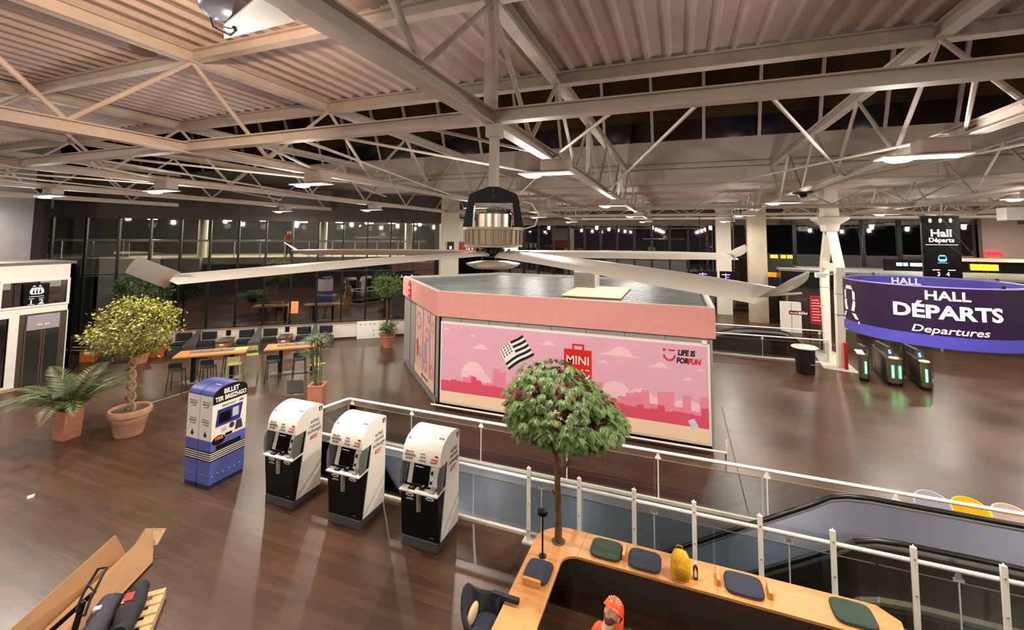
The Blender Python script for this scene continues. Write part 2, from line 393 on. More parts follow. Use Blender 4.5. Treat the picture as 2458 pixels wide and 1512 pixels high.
# far glass wall
FX0, FX1, FY = -17.5, 5.2, 38
w_ = MB(); w_.box(-45, FY, 6.6, 32, FY+.3, 7.9); struct(w_.build('trim_6', mat('far_header', (120, 106, 96), .7)), 'header above the far glass wall')
k = 0; x = FX0
while x < FX1-.1:
    w_ = MB(); w_.box(x+.05, FY+.08, .1, x+1.35, FY+.1, 6.6)
    o = struct(w_.build('window_%d' % (30+k), CURTAIN), 'dark glass bay of the far wall')
    fr = MB(); fr.box(x-.08, FY-.05, 0, x+.08, FY+.15, 6.6); fr.box(x, FY, 4.0, x+1.4, FY+.1, 4.2); fr.box(x, FY, 0, x+1.4, FY+.1, .15)
    fr.build('window_frame', BLACK, o); x += 1.4; k += 1
w_ = MB(); w_.box(4.4, 33.5, 0, 5.5, 34.3, 7.9); struct(w_.build('wall_back', mat('beige_pier', (176, 164, 146), .7, noise=.12, scale=1)), 'beige pier at the end of the far glass wall')
w_ = MB(); w_.box(2.6, 36, 0, 3.6, 37, 7.9); struct(w_.build('wall_back', mat('white_pier', (205, 198, 186), .7)), 'narrow white pier in front of the far glass wall')
x = 7.6; k = 0
while x < 17.5:
    w_ = MB(); w_.box(x+.08, 36.08, 3.8, x+1.9, 36.1, 6.9)
    o = struct(w_.build('window_%d' % (60+k), CURTAIN), 'upper dark window beside the beige pier')
    fr = MB(); fr.box(x-.1, 35.95, 3.8, x+.14, 36.15, 6.9); fr.build('window_frame', BLACK, o); x += 1.98; k += 1
w_ = MB(); w_.box(17.5, 35.6, 3.6, 32, 36, 7.9); struct(w_.build('wall_right', mat('taupe_wall', (122, 104, 98), .7, noise=.05)), 'taupe wall carrying the red shop letters')
w_ = MB(); w_.box(5.5, 36.0, 0, 17.5, 36.3, 4.5); struct(w_.build('wall_back', mat('dark_spandrel', (30, 28, 27), .6)), 'dark spandrel wall under the upper windows')
w_ = MB(); w_.box(7.0, 36.0, 6.9, 17.5, 36.3, 7.9); struct(w_.build('wall_back', mat('far_header', (120, 106, 96), .7)), 'header above the upper windows')
w_ = MB(); w_.box(-45, 46, 0, 32, 46.2, 8); struct(w_.build('wall_back', mat('night_backdrop', (18, 18, 20), .9)), 'dark building wall beyond the far glass')
w_ = MB(); w_.box(31.7, -6, 0, 32, 46, 8.6); struct(w_.build('wall_right', mat('taupe_wall', (122, 104, 98), .7)), 'far right wall of the concourse')
# floor marks: joint line beside the shop and a light cable groove
t_ = MB(); t_.box(1.22, 10.3, .0, 1.245, 16.5, .003)
struct(t_.build('trim_7', BLACK), 'dark expansion joint in the floor beside the shop')
t_ = MB(); t_.bar((-16.42, 8.9, .003), (-16.42, 11.4, .003), .025, .006)
struct(t_.build('trim_8', mat('pale_strip', (210, 200, 190), .4)), 'thin pale metal strip in the floor behind the blue machine')

w_ = MB(); w_.box(-45, -6.3, 0, 32, -6, 8.8); struct(w_.build('wall_front', mat('rear_wall', (34, 30, 28), .8)), 'dark wall behind the viewer')

# ================================================================ ROOF TRUSSES
ZB, ZT = 6.98, 8.48
names = {6: 'carrying the fan', 5: 'first left of the fan', 4: 'second left of the fan', 3: 'third left of the fan',
         2: 'fourth left of the fan', 1: 'fifth left of the fan', 0: 'farthest left', 7: 'first right of the fan',
         8: 'second right of the fan', 9: 'third right of the fan', 10: 'farthest right'}
for i, X in enumerate(TX):
    t = thing('roof_truss', 'pale steel roof truss '+names[i]+', running away from the viewer', 'roof truss', (X, 4.65, ZB), 'parallel roof trusses')
    y1 = 37.9 if X > -16 else (19.5 if X > -18 else 14+(X+23)*.8)
    yt = min(19.6, y1)
    MB().hbeam((X, -5, ZB), (X, y1, ZB), .16, .17).build('bottom_chord', STEEL, t)
    MB().hbeam((X, -5, ZT), (X, yt, ZT), .18, .2).build('top_chord', STEEL, t)
    y = -4.35
    while y < yt+.1:
        j = round((y-4.65)/3)
        if i == 6 and j % 2 == 0:
            MB().bar((X, y, ZB+.08), (X, y, ZT-.09), .11 if j else .13, .09 if j else .13).build('post', STEEL, t)
        for e in (-1, 1):
            if -5 < y+e*1.5 < yt: MB().cyl((X, y, ZT-.08), (X, y+e*1.5, ZB+.07), .036, n=8).build('diagonal', STEEL, t)
        y += 3
    y = 21.0
    while y < y1-1.2:
        MB().cyl((X, y, ZB+.08), (X, y+.9, 7.9), .03, n=6).build('diagonal', STEEL, t)
        MB().cyl((X, y+1.8, ZB+.08), (X, y+.9, 7.9), .03, n=6).build('diagonal', STEEL, t); y += 1.8
def cross(y, z, w, h, label, x0=-36, x1=24, web=0, zt=None):
    t = thing('cross_beam', label, 'steel beam', (0, y, z), 'cross beams between the trusses')
    MB().hbeam((x0, y, z), (x1, y, z), w, h).build('beam', STEEL, t)
    if web:
        zt = zt or ZT
        for i in range(len(TX)-1):
            a, b = TX[i], TX[i+1]; m_ = (a+b)/2; q = (b-a)/4
            if b > x1+1 or a < x0-1: continue
            for p0, p1 in (((a, z), (a+q, zt)), ((m_, z), (a+q, zt)), ((m_, z), (b-q, zt)), ((b, z), (b-q, zt))):
                MB().cyl((p0[0], y, p0[1]+.07), (p1[0], y, p1[1]-.08), web, n=6).build('diagonal', STEEL, t)
    return t
fanbeam = cross(4.65, ZB+.02, .15, .16, 'long pale steel cross beam at the foot of the fan post', web=0)
for i in range(3, 10):           # plan bracing fanning out from the beam to the truss feet
    a, b = TX[i], TX[i+1]; w = b-a
    for p0, p1 in (((a+.27*w, 4.7), (a, 7.4)), ((a+.42*w, 4.7), (a, 13.6)), ((a+.52*w, 4.7), (b, 11.6)), ((b-.20*w, 4.7), (b, 7.2)), ((b, 7.6), (a+.5*w, 13.2))):
        MB().cyl((p0[0], p0[1], ZB+.02), (p1[0], p1[1], ZB+.02), .024, n=6).build('plan_brace', STEEL, fanbeam)
cross(4.65, ZT+.01, .16, .18, 'upper pale cross beam directly above the fan')
cross(-1.35, ZT+.01, .16, .18, 'upper pale cross beam nearest the viewer')
cross(7.65, ZT+.0, .2, .24, 'heavy pale edge beam along the end of the corrugated deck')
cross(22.2, ZB+.02, .14, .16, 'lower cross beam just behind the perforated gutter', x0=-12.5, web=.028, zt=7.9)
cross(29, ZB+.02, .14, .16, 'lower cross beam over the far concourse', x0=-12.5, web=.028, zt=7.9)
cross(34.5, ZB+.02, .14, .16, 'lower cross beam nearest the far glass wall', x0=-7.4, web=.028, zt=7.9)
# ================================================================ LUMINAIRES
def luminaire():
    t = thing('ceiling_luminaire', '', 'ceiling lamp', (0, 0, 6.89))
    b = MB(); b.rbox(.0, -.15, -.17, .5, .15, .02, .03)
    b.build('housing', STEEL, t, world=False, smooth=30)
    b = MB(); b.add([(-.40, -.17, -.21), (.52, -.19, -.21), (.52, .19, -.21), (-.40, .17, -.21), (-.40, -.17, -.19), (.52, -.19, -.19), (.52, .19, -.19), (-.40, .17, -.19)],
                    ((3, 2, 1, 0), (4, 5, 6, 7), (0, 1, 5, 4), (1, 2, 6, 5), (2, 3, 7, 6), (3, 0, 4, 7)))
    b.build('reflector_plate', mat('reflector_white', (250, 244, 232), .35), t, world=False)
    b = MB(); b.lathe([(.02, -.265), (.1, -.26), (.15, -.24), (.16, -.20)], (-.18, 0, 0), 20)
    b.build('lamp_lens', EMW, t, world=False, smooth=40)
    return t
L0 = luminaire(); first = True
ROWN = {-1.2: 'nearest row', 7.25: 'row just behind the fan', 15.5: 'second row back', 23.8: 'row over the ticket gates', 32.0: 'row by the far glass'}
TN = {-28.0: 'on the farthest-left truss', -22.85: 'on the fourth truss left of the fan', -17.65: 'on the third truss left of the fan', -12.5: 'on the second truss left of the fan',
      -7.5: 'on the first truss left of the fan', -2.2: "on the fan's own truss", 2.95: 'on the first truss right of the fan', 8.5: 'on the second truss right of the fan',
      13.7: 'on the third truss right of the fan', 19: 'on the farthest-right truss'}
for (x, y) in LAMPS:
    if y < 0: continue                                    # behind the frame: the light alone would show, its fitting is out of view
    o = L0 if first else copy_tree(L0); first = False
    o.location = (x, y, 6.89); o['label'] = 'ceiling lamp %s, %s' % (TN[x], ROWN[y]); o['group'] = 'ceiling lamps along the trusses'
# nearest uplighter, cut by the top of the frame
t = thing('uplighter', 'large metal uplighter with a white reflector wing at the top edge of the view', 'ceiling lamp', (-2.75, 1.75, 7.0))
b = MB(); b.lathe([(.02, -.0), (.09, .01), (.14, .05), (.165, .14), (.165, .17), (.14, .17)], (-2.68, 1.86, 6.965), 28); b.build('lamp_bowl', STAIN, t, smooth=40)
wg = [(-2.93, 2.04), (-2.25, 2.02), (-2.19, 1.72), (-2.74, 1.9)]
b = MB(); b.prism(wg, lambda p: (p[0], p[1], 6.95), lambda p: (p[0], p[1], 6.962)); b.build('reflector_wing', mat('reflector_white', (250, 244, 232), .35), t)
b = MB(); b.tube([(-2.76, 1.75, 7.2), (-2.77, 1.86, 6.93), (-2.74, 1.95, 6.91), (-2.69, 1.95, 6.93), (-2.68, 1.75, 7.2)], .012, 8); b.build('guard_hoop', CHROME, t, smooth=40)
b = MB(); b.bar((-2.65, 1.9, 7.1), (-2.12, 1.8, 7.05), .05, .05); b.build('bracket', STEEL, t)
L = bpy.data.lights.new('wing_fill', 'POINT'); L.energy = 9; L.shadow_soft_size = .05; L.color = (1, .95, .9); o = bpy.data.objects.new('wing_fill', L); COL.objects.link(o); o.location = (-2.72, 2.0, 6.55)  # added point light below the uplighter, brightening its white wing
# small round speakers / cameras
o = MB().lathe([(.02, -.12), (.09, -.1), (.12, -.03), (.26, 0), (.26, .03), (.05, .06)], (3.25, 14.2, 6.85), 20).build('dome_speaker', BLKSAT, smooth=40)
tag(center(o), 'dark dome camera with a wide rim hanging under the first truss right of the fan', 'camera')

# ================================================================ CEILING FAN
FXc, FYc = -2.0, 4.65
t = thing('ceiling_fan', 'giant five-bladed ceiling fan with black bracket and cream drum motor on a steel post', 'ceiling fan', (FXc, FYc, 5.4))
b = MB(); b.bar((FXc, FYc, 6.1), (FXc, FYc, 6.95), .09, .10); b.bar((FXc, FYc, 6.75), (FXc, FYc, 6.9), .16, .16); b.build('post', STEEL, t)
b = MB()
Rz = Matrix.Translation((FXc, FYc, 0)) @ Matrix.Rotation(R(20.9), 4, 'Z')
out = [(-.29, 5.92), (-.30, 5.98), (-.27, 6.08), (-.06, 6.165), (.06, 6.165), (.27, 6.08), (.30, 5.98), (.29, 5.92), (.22, 5.92), (.22, 5.99), (-.22, 5.99), (-.22, 5.92)]
for s_ in (-1, 1):
    vs0 = lambda p: Rz @ Vector((p[0], s_*.07-.006, p[1])); vs1 = lambda p: Rz @ Vector((p[0], s_*.07+.006, p[1]))
    b.add([vs0(p) for p in out]+[vs1(p) for p in out], [tuple(range(8))+(8, 9, 10, 11), tuple(reversed(range(12, 24)))]+[(i, (i+1) % 12, (i+1) % 12+12, i+12) for i in range(12)])
for s_ in (-1, 1):
    b.prism([(s_*.22, 5.95), (s_*.30, 5.95), (s_*.345, 5.70), (s_*.24, 5.70)], lambda p: Rz @ Vector((p[0], -.1, p[1])), lambda p: Rz @ Vector((p[0], .1, p[1])))
b.build('bracket', BLACK, t)
b = MB()
for z in (6.12, 6.05): b.cyl(Rz @ Vector((0, -.10, z)), Rz @ Vector((0, -.075, z)), .02, n=8)
b.build('bolt', CHROME, t)
b = MB(); b.lathe([(.21, 0), (.21, .15), (.19, .17)], (FXc, FYc, 5.7), 32); b.build('motor_cap', mat('brushed_motor', (196, 184, 168), .32, .9, noise=.15), t, smooth=40)
b = MB(); b.lathe([(.14, 0), (.14, .025)], (FXc+.06, FYc, 5.87), 20)
for k in range(16):
    a = math.pi*2*k/16; b.box(FXc+.06+.13*math.cos(a)-.006, FYc+.13*math.sin(a)-.006, 5.87, FXc+.06+.13*math.cos(a)+.006, FYc+.13*math.sin(a)+.006, 5.91)
b.build('cooling_ring', DKGREY, t)
b = MB(); b.lathe([(.27, 5.47), (.335, 5.48), (.335, 5.50), (.32, 5.51), (.325, 5.665), (.345, 5.67), (.345, 5.70), (.2, 5.702)], (FXc, FYc, 0), 40)
for k in range(26):
    a = 2*math.pi*k/26; c_ = Vector((math.cos(a), math.sin(a), 0)); e = Vector((-math.sin(a), math.cos(a), 0))
    b.bar(Vector((FXc, FYc, 5.515))+c_*.33, Vector((FXc, FYc, 5.665))+c_*.335, .014, .016, roll=c_)
b.build('motor_drum', mat('cream_metal', (168, 152, 130), .5, .3, noise=.06), t, smooth=40)
b = MB(); b.lathe([(.08, 5.36), (.13, 5.37), (.13, 5.46), (.06, 5.47)], (FXc, FYc, 0), 20)
for k in range(10):
    a = 2*math.pi*k/10; b.cyl((FXc+.19*math.cos(a), FYc+.19*math.sin(a), 5.40), (FXc+.19*math.cos(a), FYc+.19*math.sin(a), 5.455), .012, n=6)
b.build('hub', BLKSAT, t, smooth=40)
b = MB(); b.lathe([(.04, 5.23), (.22, 5.235), (.30, 5.27), (.31, 5.29), (.2, 5.31)], (FXc, FYc, 0), 32); b.build('lower_cap', mat('fan_white', (226, 216, 200), .4), t, smooth=40)
b = MB(); b.tube([(FXc+.30, FYc+.1, 6.0), (FXc+.42, FYc+.12, 5.98), (FXc+.5, FYc+.15, 5.85), (FXc+.47, FYc+.1, 5.72), (FXc+.34, FYc+.05, 5.68)], .008, 6); b.build('cable', WHITE, t, smooth=40)
FANW = mat('fan_blade_enamel', (226, 220, 208), .38, noise=.02)
def blade(az, zt, wing, tws=1):
    a = R(az); u = Vector((math.cos(a), math.sin(a), 0)); v = Vector((-math.sin(a), math.cos(a), 0)); Z = Vector((0, 0, 1))
    zr = 5.395; rings = []
    n = 12
    for i in range(n+1):
        k = i/n; r = .16+k*(3.05-.16); ch = .085+.065*min(1, k*1.3); z = zr+(zt-zr)*k**1.5
        tw = R(10*(1-k)+13)*tws; p = Vector((FXc, FYc, z))+u*r
        sec = []
        for q in range(12):
            g_ = 2*math.pi*q/12; cx = ch*math.cos(g_); cz = .017*math.sin(g_)+.012*(1-(cx/ch)**2)
            sec.append(p+v*(cx*math.cos(tw)-cz*math.sin(tw))+Z*(cx*math.sin(tw)+cz*math.cos(tw)))
        rings.append(sec)
    bl = MB().loft(rings, True, True).build('blade', FANW, t, smooth=40)
    # upswept tip wing
    e = Vector((FXc, FYc, zt))+u*3.04; m_ = MB()
    if wing == 'leaf':
        prof = []
        for i in range(9):
            k = i/8; w = .12+.03*math.sin(math.pi*k); h = .15*k**1.4
            c_ = e+u*(.22*k)+Z*h
            w *= (1-k**6)*.98+.02
            prof.append([c_+v*(w*math.cos(2*math.pi*q/10))+(Z*math.cos(.9*k)-u*math.sin(.9*k))*(.008*math.sin(2*math.pi*q/10)) for q in range(10)])
        m_.loft(prof, True, True)
        prof = []
        for i in range(7):
            k = i/6; w = (.09)*(1-k**4)+.004
            c_ = e+u*(.17*k)+Z*(.03*k)+v*.03
            prof.append([c_+v*(w*math.cos(2*math.pi*q/10))+Z*(.007*math.sin(2*math.pi*q/10)) for q in range(10)])
        m_.loft(prof, True, True)
    else:
        prof = []
        for i in range(5):
            k = i/4; c_ = e+u*(.19*k)+Z*(.10*k)
            prof.append([c_+(v*.93+Z*.42)*((.13-.01*k)*math.cos(2*math.pi*q/12))+u*(.008*math.sin(2*math.pi*q/12)) for q in range(12)])
        m_.loft(prof, True, True)
    m_.build('tip_wing', FANW, bl, smooth=40)
    MB().bar(Vector((FXc, FYc, 5.42))+u*.08, Vector((FXc, FYc, 5.425))+u*.42, .03, .012).build('blade_clamp', CHROME, bl)
for az, zt, wg in ((-36, 5.275, 'leaf'), (31, 5.365, 'leaf'), (107, 5.35, 'box'), (178, 5.345, 'box'), (-105, 5.325, 'box')): blade(az, zt, wg, -.35 if az == -105 else 1)

# ================================================================ HANGING SIGNS
RX, RY, RZ0, RH, RR = 4.396, 10.603, 4.813, .995, 1.3
t = thing('ring_sign', 'large round purple hanging sign reading HALL DÉPARTS Departures with a blue lower edge', 'sign', (RX, RY, RZ0-RH))
PUR = mat('dark_purple_print', (36, 20, 50), .5, spec=.2); VIO = mat('violet_print', (72, 66, 168), .45)
def ring(z0, z1, r0, r1, n=96):
    b = MB(); rr = []
    for r, z in ((r1, z0), (r1, z1), (r0, z1), (r0, z0)):
        rr.append([(RX+r*math.cos(2*math.pi*k/n), RY+r*math.sin(2*math.pi*k/n), z) for k in range(n)])
    o = len(b.v); b.loft(rr+[rr[0]])
    return b
ring(RZ0-RH+.2, RZ0, RR-.012, RR).build('upper_band', PUR, t, smooth=30)
ring(RZ0-RH, RZ0-RH+.2, RR-.012, RR+.001).build('lower_band', VIO, t, smooth=30)
ring(RZ0-RH+.01, RZ0-.01, RR-.03, RR-.013).build('inner_lining', VIO, t, smooth=30)
ring(RZ0-.01, RZ0+.01, RR-.03, RR+.004).build('top_rim', mat('violet_rim', (150, 130, 200), .4), t, smooth=30)
def ringtext(parent, body, size, deg, z, name='lettering', inner=False, **k):
    vs, fs = textverts(body, size, **k); b = MB(); out = []
    for p in vs:
        r = (RR+.006+p[2]) if not inner else (RR-.036-p[2]); a = R(deg)+(p[0]/RR if not inner else -p[0]/RR)
        out.append((RX+r*math.cos(a), RY+r*math.sin(a), z+p[1]))
    return b.add(out, fs).build(name, mat('print_white', (240, 238, 236), .5, emit=.0), parent)
ringtext(t, 'HALL', .205, -103, 4.665, bold=.03, xs=1.12, spacing=1.04)
ringtext(t, 'DÉPARTS', .30, -103.3, 4.39, bold=.035, xs=1.14)
ringtext(t, 'Departures', .165, -102.6, 4.105, bold=.012, shear=.25, xs=1.25)
ringtext(t, 'HALL', .19, 84, 4.70, inner=True, bold=.03, xs=1.1, spacing=1.04)
ringtext(t, 'HALL', .26, 77, 4.655, bold=.03, xs=1.3, spacing=1.04)
ringtext(t, 'DÉPARTS', .345, 76.7, 4.385, bold=.035, xs=1.18)
# train pictogram on the left of the ring
def ringshape(polys, deg, z, name):
    b = MB()
    for pts in polys:
        n_ = len(pts); vs = []
        for r in (RR+.005, RR+.01): vs += [(RX+r*math.cos(R(deg)+p[0]/RR), RY+r*math.sin(R(deg)+p[0]/RR), z+p[1]) for p in pts]
        b.add(vs, [tuple(range(n_-1, -1, -1)), tuple(range(n_, 2*n_))]+[(i, (i+1) % n_, (i+1) % n_+n_, i+n_) for i in range(n_)])
    b.build(name, mat('print_white', (240, 238, 236), .5), t)
def frame_poly(w, h, r): return [(x*1.0, y*1.0) for x, y in ((-w+r, -h), (w-r, -h), (w, -h+r), (w, h-2*r), (w-r, h), (-w+r, h), (-w, h-2*r), (-w, -h+r))]
ringshape([[(-.17, -.22), (.17, -.22), (.2, -.12), (.2, -.02), (-.2, -.02), (-.2, -.12)], [(-.2, -.0), (-.13, -.0), (-.13, .18), (-.2, .14)], [(.13, 0), (.2, 0), (.2, .14), (.13, .18)],
           [(-.14, .19), (.14, .19), (.08, .26), (-.08, .26)], [(-.2, -.26), (-.1, -.26), (-.2, -.36), (-.28, -.36)], [(.1, -.26), (.2, -.26), (.28, -.36), (.2, -.36)], [(-.3, -.44), (.3, -.44), (.3, -.39), (-.3, -.39)]], 186, RZ0-.38, 'train_pictogram')
for a in (20, 110, 200, 290):
    p = Vector((RX+1.28*math.cos(R(a)), RY+1.28*math.sin(R(a)), RZ0)); MB().cyl(p, (3.45+(.05 if math.cos(R(a)) > 0 else -.05), p.y, 6.95), .0014, n=5).build('suspension_wire', GREY, t)
    MB().box(p.x-.02, p.y-.02, RZ0, p.x+.02, p.y+.02, RZ0+.06).build('clamp', CHROME, t)
# tall black sign
t = thing('hanging_sign', 'tall black hanging sign reading Hall Départs with a train symbol, behind the purple ring', 'sign', (8.72, 20, 4.0))
ux = Vector((math.cos(R(6)), math.sin(R(6)), 0)); c0 = Vector((8.72, 20, 5.3))
b = MB(); b.prism(rect(0, -.1, 1.12, 2.5), lambda p: c0+ux*p[0]+Vector((0, 0, p[1]))+Vector((0, .1, 0)), lambda p: c0+ux*p[0]+Vector((0, 0, p[1]))); b.build('panel', BLKSAT, t)
WP_ = mat('sign_white', (242, 242, 242), .5, emit=.5)
b = MB(); uz = (0, 0, 1)
put_text(b, 'Hall', .36, c0+Vector((0, -.012, .52)), ux, uz, bold=.03, xs=1.12); put_text(b, 'Départs', .21, c0+Vector((0, -.012, .28)), ux, uz, bold=.03, xs=1.1)
flat(b, rect(0, .12, .95, .02), c0+Vector((0, -.008, 0)), ux, uz)
for xx in (-.3, 0, .3): flat(b, disc(xx, .98, .05, ry=.08), c0+Vector((0, -.008, 0)), ux, uz)
put_text(b, '3   4', .2, c0+Vector((0, -.012, -.92)), ux, uz, bold=.02)
flat(b, rect(-.2, -.77, .22, .03), c0+Vector((0, -.008, 0)), ux, uz); flat(b, rect(.25, -.77, .22, .03), c0+Vector((0, -.008, 0)), ux, uz)
b.build('lettering', WP_, t)
b = MB(); flat(b, frame_poly(.13, .12, .05), c0+Vector((0, -.006, -.36)), ux, uz); flat(b, rect(0, -.52, .3, .02), c0+Vector((0, -.006, 0)), ux, uz); b.build('train_symbol', mat('sign_blue', (120, 200, 225), .5, emit=.5), t)
b = MB(); flat(b, rect(0, .0, .18, .09), c0+Vector((0, -.012, -.34)), ux, uz); b.build('symbol_window', BLKSAT, t)
b = MB(); b.bar(c0+Vector((.08, .05, 1.1)), (8.8, 20.05, 6.92), .04, .04); b.build('hanger_rod', STEEL, t)
# white projector box
t = thing('projector', 'white box projector hanging above the black sign', 'projector', (11.5, 21.5, 6.3))
b = MB(); b.rbox(11.15, 21.2, 6.32, 11.85, 21.8, 6.8, .05); b.build('housing', WHITE, t, smooth=30)
b = MB(); b.lathe([(.05, 0), (.1, .02), (.12, .14)], (11.6, 21.4, 6.18), 14); b.build('lens', DKGREY, t, smooth=30)

# ================================================================ ELEVATOR
EX = -22.2
t = thing('elevator', 'white elevator kiosk with glazed doors and a black 1-2 platform sign, at the left edge', 'elevator', (EX-1.4, 8, 0))
b = MB(); Y0, Y1 = 6.2, 10.09
b.box(EX-.12, Y0, 3.86, EX, Y1, 4.47); b.box(EX-.12, Y0, 2.62, EX, Y1, 2.86); b.box(EX-.12, 9.94, 0, EX, Y1, 4.47); b.box(EX-.12, Y0, 0, EX, Y0+.3, 4.47)
b.box(EX-.12, 8.42, 0, EX, 8.62, 2.62); b.box(EX-2.8, Y1-.12, 0, EX, Y1, 4.47); b.box(EX-2.8, Y0, 0, EX-2.68, Y1, 4.47)
b.build('frame', WHITE, t)
b = MB(); b.box(EX-2.8, Y0, 4.40, EX+.02, Y1+.02, 4.5); b.build('roof', mat('dusty_roof', (120, 112, 104), .8, noise=.2), t)
b = MB()
for (y0, y1, z0, z1) in ((8.05, 9.94, 2.86, 3.86), (Y0+.3, 8.42, .1, 2.62)):
    w = .07
    for q in ((y0, z0, y1, z0+w), (y0, z1-w, y1, z1), (y0, z0, y0+w, z1), (y1-w, z0, y1, z1)): b.box(EX, q[0], q[1], EX+(.04 if q[3]-q[1] < .1 else .038), q[2], q[3])
b.build('window_frame', WHITE, t)
b = MB(); b.box(EX-.06, 6.6, 2.86, EX-.05, 9.9, 3.86); b.box(EX-.06, 6.6, .1, EX-.05, 8.42, 2.62); b.build('window_pane', glass('elevator_glass', (.25, .27, .27), .12), t)
b = MB(); b.box(EX-.06, 8.62, 0, EX-.03, 9.94, 2.62); b.box(EX-.03, 8.62, 2.28, EX-.01, 8.78, 2.62)
b.build('door_surround', mat('brown_metal', (92, 80, 72), .35, .5), t)
for y0, y1 in ((8.78, 9.27), (9.29, 9.78)):
    b = MB(); b.box(EX-.03, y0, .05, EX-.01, y1, 2.3); d = b.build('door', mat('dark_door_glass', (40, 44, 42), .12), t)
    b = MB(); b.box(EX-.01, y0, .05, EX, y0+.05, 2.3); b.box(EX-.01, y1-.05, .05, EX, y1, 2.3); b.build('door_edge', mat('door_bronze', (110, 100, 86), .3, .7), d)
b = MB(); b.box(EX-.01, 8.82, 2.02, EX+.03, 9.72, 2.56); b.build('header_panel', STAIN, t)
b = MB(); put_text(b, '<<  >>', .12, (EX+.035, 9.27, 2.2), (0, 1, 0), uz); b.build('arrow_display', mat('amber_light', (255, 170, 90), .4, emit=2), t)
b = MB(); b.box(EX-.02, 9.97, 1.06, EX+.02, 10.03, 1.12); b.build('call_button', CHROME, t)
b = MB(); b.box(EX-.02, 8.66, 2.95, EX+.06, 9.34, 3.72); sg = b.build('platform_sign', BLKSAT, t)
b = MB(); o_ = (EX+.062, 9.0, 3.45)
flat(b, frame_poly(.19, .12, .05), o_, (0, 1, 0), uz); flat(b, rect(0, -.2, .4, .015), o_, (0, 1, 0), uz); flat(b, [(-.13, .16), (-.03, .16), (-.08, .21)], o_, (0, 1, 0), uz); flat(b, [(.03, .16), (.13, .16), (.08, .21)], o_, (0, 1, 0), uz)
put_text(b, '1  2', .2, (EX+.066, 9.0, 3.05), (0, 1, 0), uz, bold=.02, xs=1.3)
for q in (-.13, .13): flat(b, rect(q, -.275, .14, .016), o_, (0, 1, 0), uz); flat(b, rect(q, -.485, .18, .012), o_, (0, 1, 0), uz)
b.build('sign_lettering', WP_, sg)
b = MB()
for q in (-.09, .0, .09): flat(b, [(q-.025, -.09), (q+.025, -.09), (q+.02, .02), (q-.02, .02)], (EX+.068, 9.0, 3.45), (0, 1, 0), uz); flat(b, disc(q, .05, .02, 10), (EX+.068, 9.0, 3.45), (0, 1, 0), uz)
b.build('people_symbol', BLKSAT, sg)
for y0, y1, nm in ((8.12, 8.5, 'left'), (9.3, 9.88, 'right')):
    b = MB(); b.box(EX-.5, y0, 3.52, EX-.45, y1, 3.84); b.build('inner_light_panel', mat('lit_panel', (240, 236, 214), .5, emit=5), t)
b = MB(); b.box(EX-2.6, Y0+.1, .05, EX-2.5, Y1-.2, 4.3); b.box(EX-1.4, 8.6, 2.5, EX-1.2, 8.7, 4.3); b.build('shaft_rail', GREY, t)
b = MB(); b.box(EX-.1, Y0, 0, EX+.12, 8.62, .09); b.build('plinth', TERRA2, t)

# ================================================================ SHOP PAVILION
SX0, SX1, SY = -7.57, .87, 12.92
foot = [(SX0, SY), (SX1, SY), (SX1, 20.8), (-8.6, 20.8), (-11.75, 17.0)]
def inset(poly, d):
    c_ = Vector((sum(p[0] for p in poly)/5, sum(p[1] for p in poly)/5)); o = []
    for i, p in enumerate(poly):
        a, b2, c2 = Vector(poly[i-1]), Vector(p), Vector(poly[(i+1) % len(poly)])
        n1 = Vector((-(b2-a).y, (b2-a).x)).normalized(); n2 = Vector((-(c2-b2).y, (c2-b2).x)).normalized(); h_ = (n1+n2).normalized()
        o.append(tuple(b2+h_*(d/max(.3, h_.dot(n1)))))
    return o
t = thing('shop_pavilion', 'pink and grey shop pavilion with a long illustrated shutter poster', 'shop', (-3.5, 16.5, 0))
body = inset(foot, .08)
b = MB(); b.pz(body, .12, 2.96); b.build('wall', PANELG, t)
b = MB(); b.pz(inset(foot, .2), 0, .12); b.build('plinth', BLACK, t)
def ringprism(b, o_, i_, z0, z1):
    n = len(o_)
    for k in range(n):
        a, c2 = o_[k], o_[(k+1) % n]; d_, e_ = i_[k], i_[(k+1) % n]
        b.add([(a[0], a[1], z0), (c2[0], c2[1], z0), (e_[0], e_[1], z0), (d_[0], d_[1], z0), (a[0], a[1], z1), (c2[0], c2[1], z1), (e_[0], e_[1], z1), (d_[0], d_[1], z1)],
              ((3, 2, 1, 0), (4, 5, 6, 7), (0, 1, 5, 4), (1, 2, 6, 5), (2, 3, 7, 6), (3, 0, 4, 7)))
b = MB(); ringprism(b, foot, inset(foot, .1), 2.93, 3.74); b.build('fascia', PINK, t)
b = MB(); b.pz(inset(foot, .1), 3.58, 3.66); b.build('roof', GALV, t)
b2 = MB()
for k in range(21):
    y = 13.1+.36*k; xl = -7.6-(y-12.9)*.95 if y < 17 else -11.5+(y-17)*.75
    b2.bar((xl+.2, y, 3.665), (.72, y, 3.665), .03, .022)
b2.build('roof_seam', GALV, t)
b = MB(); ringprism(b, inset(foot, .1), inset(foot, .16), 3.66, 3.755); b.build('roof_flashing', mat('pale_flashing', (178, 176, 168), .35, .5), t)
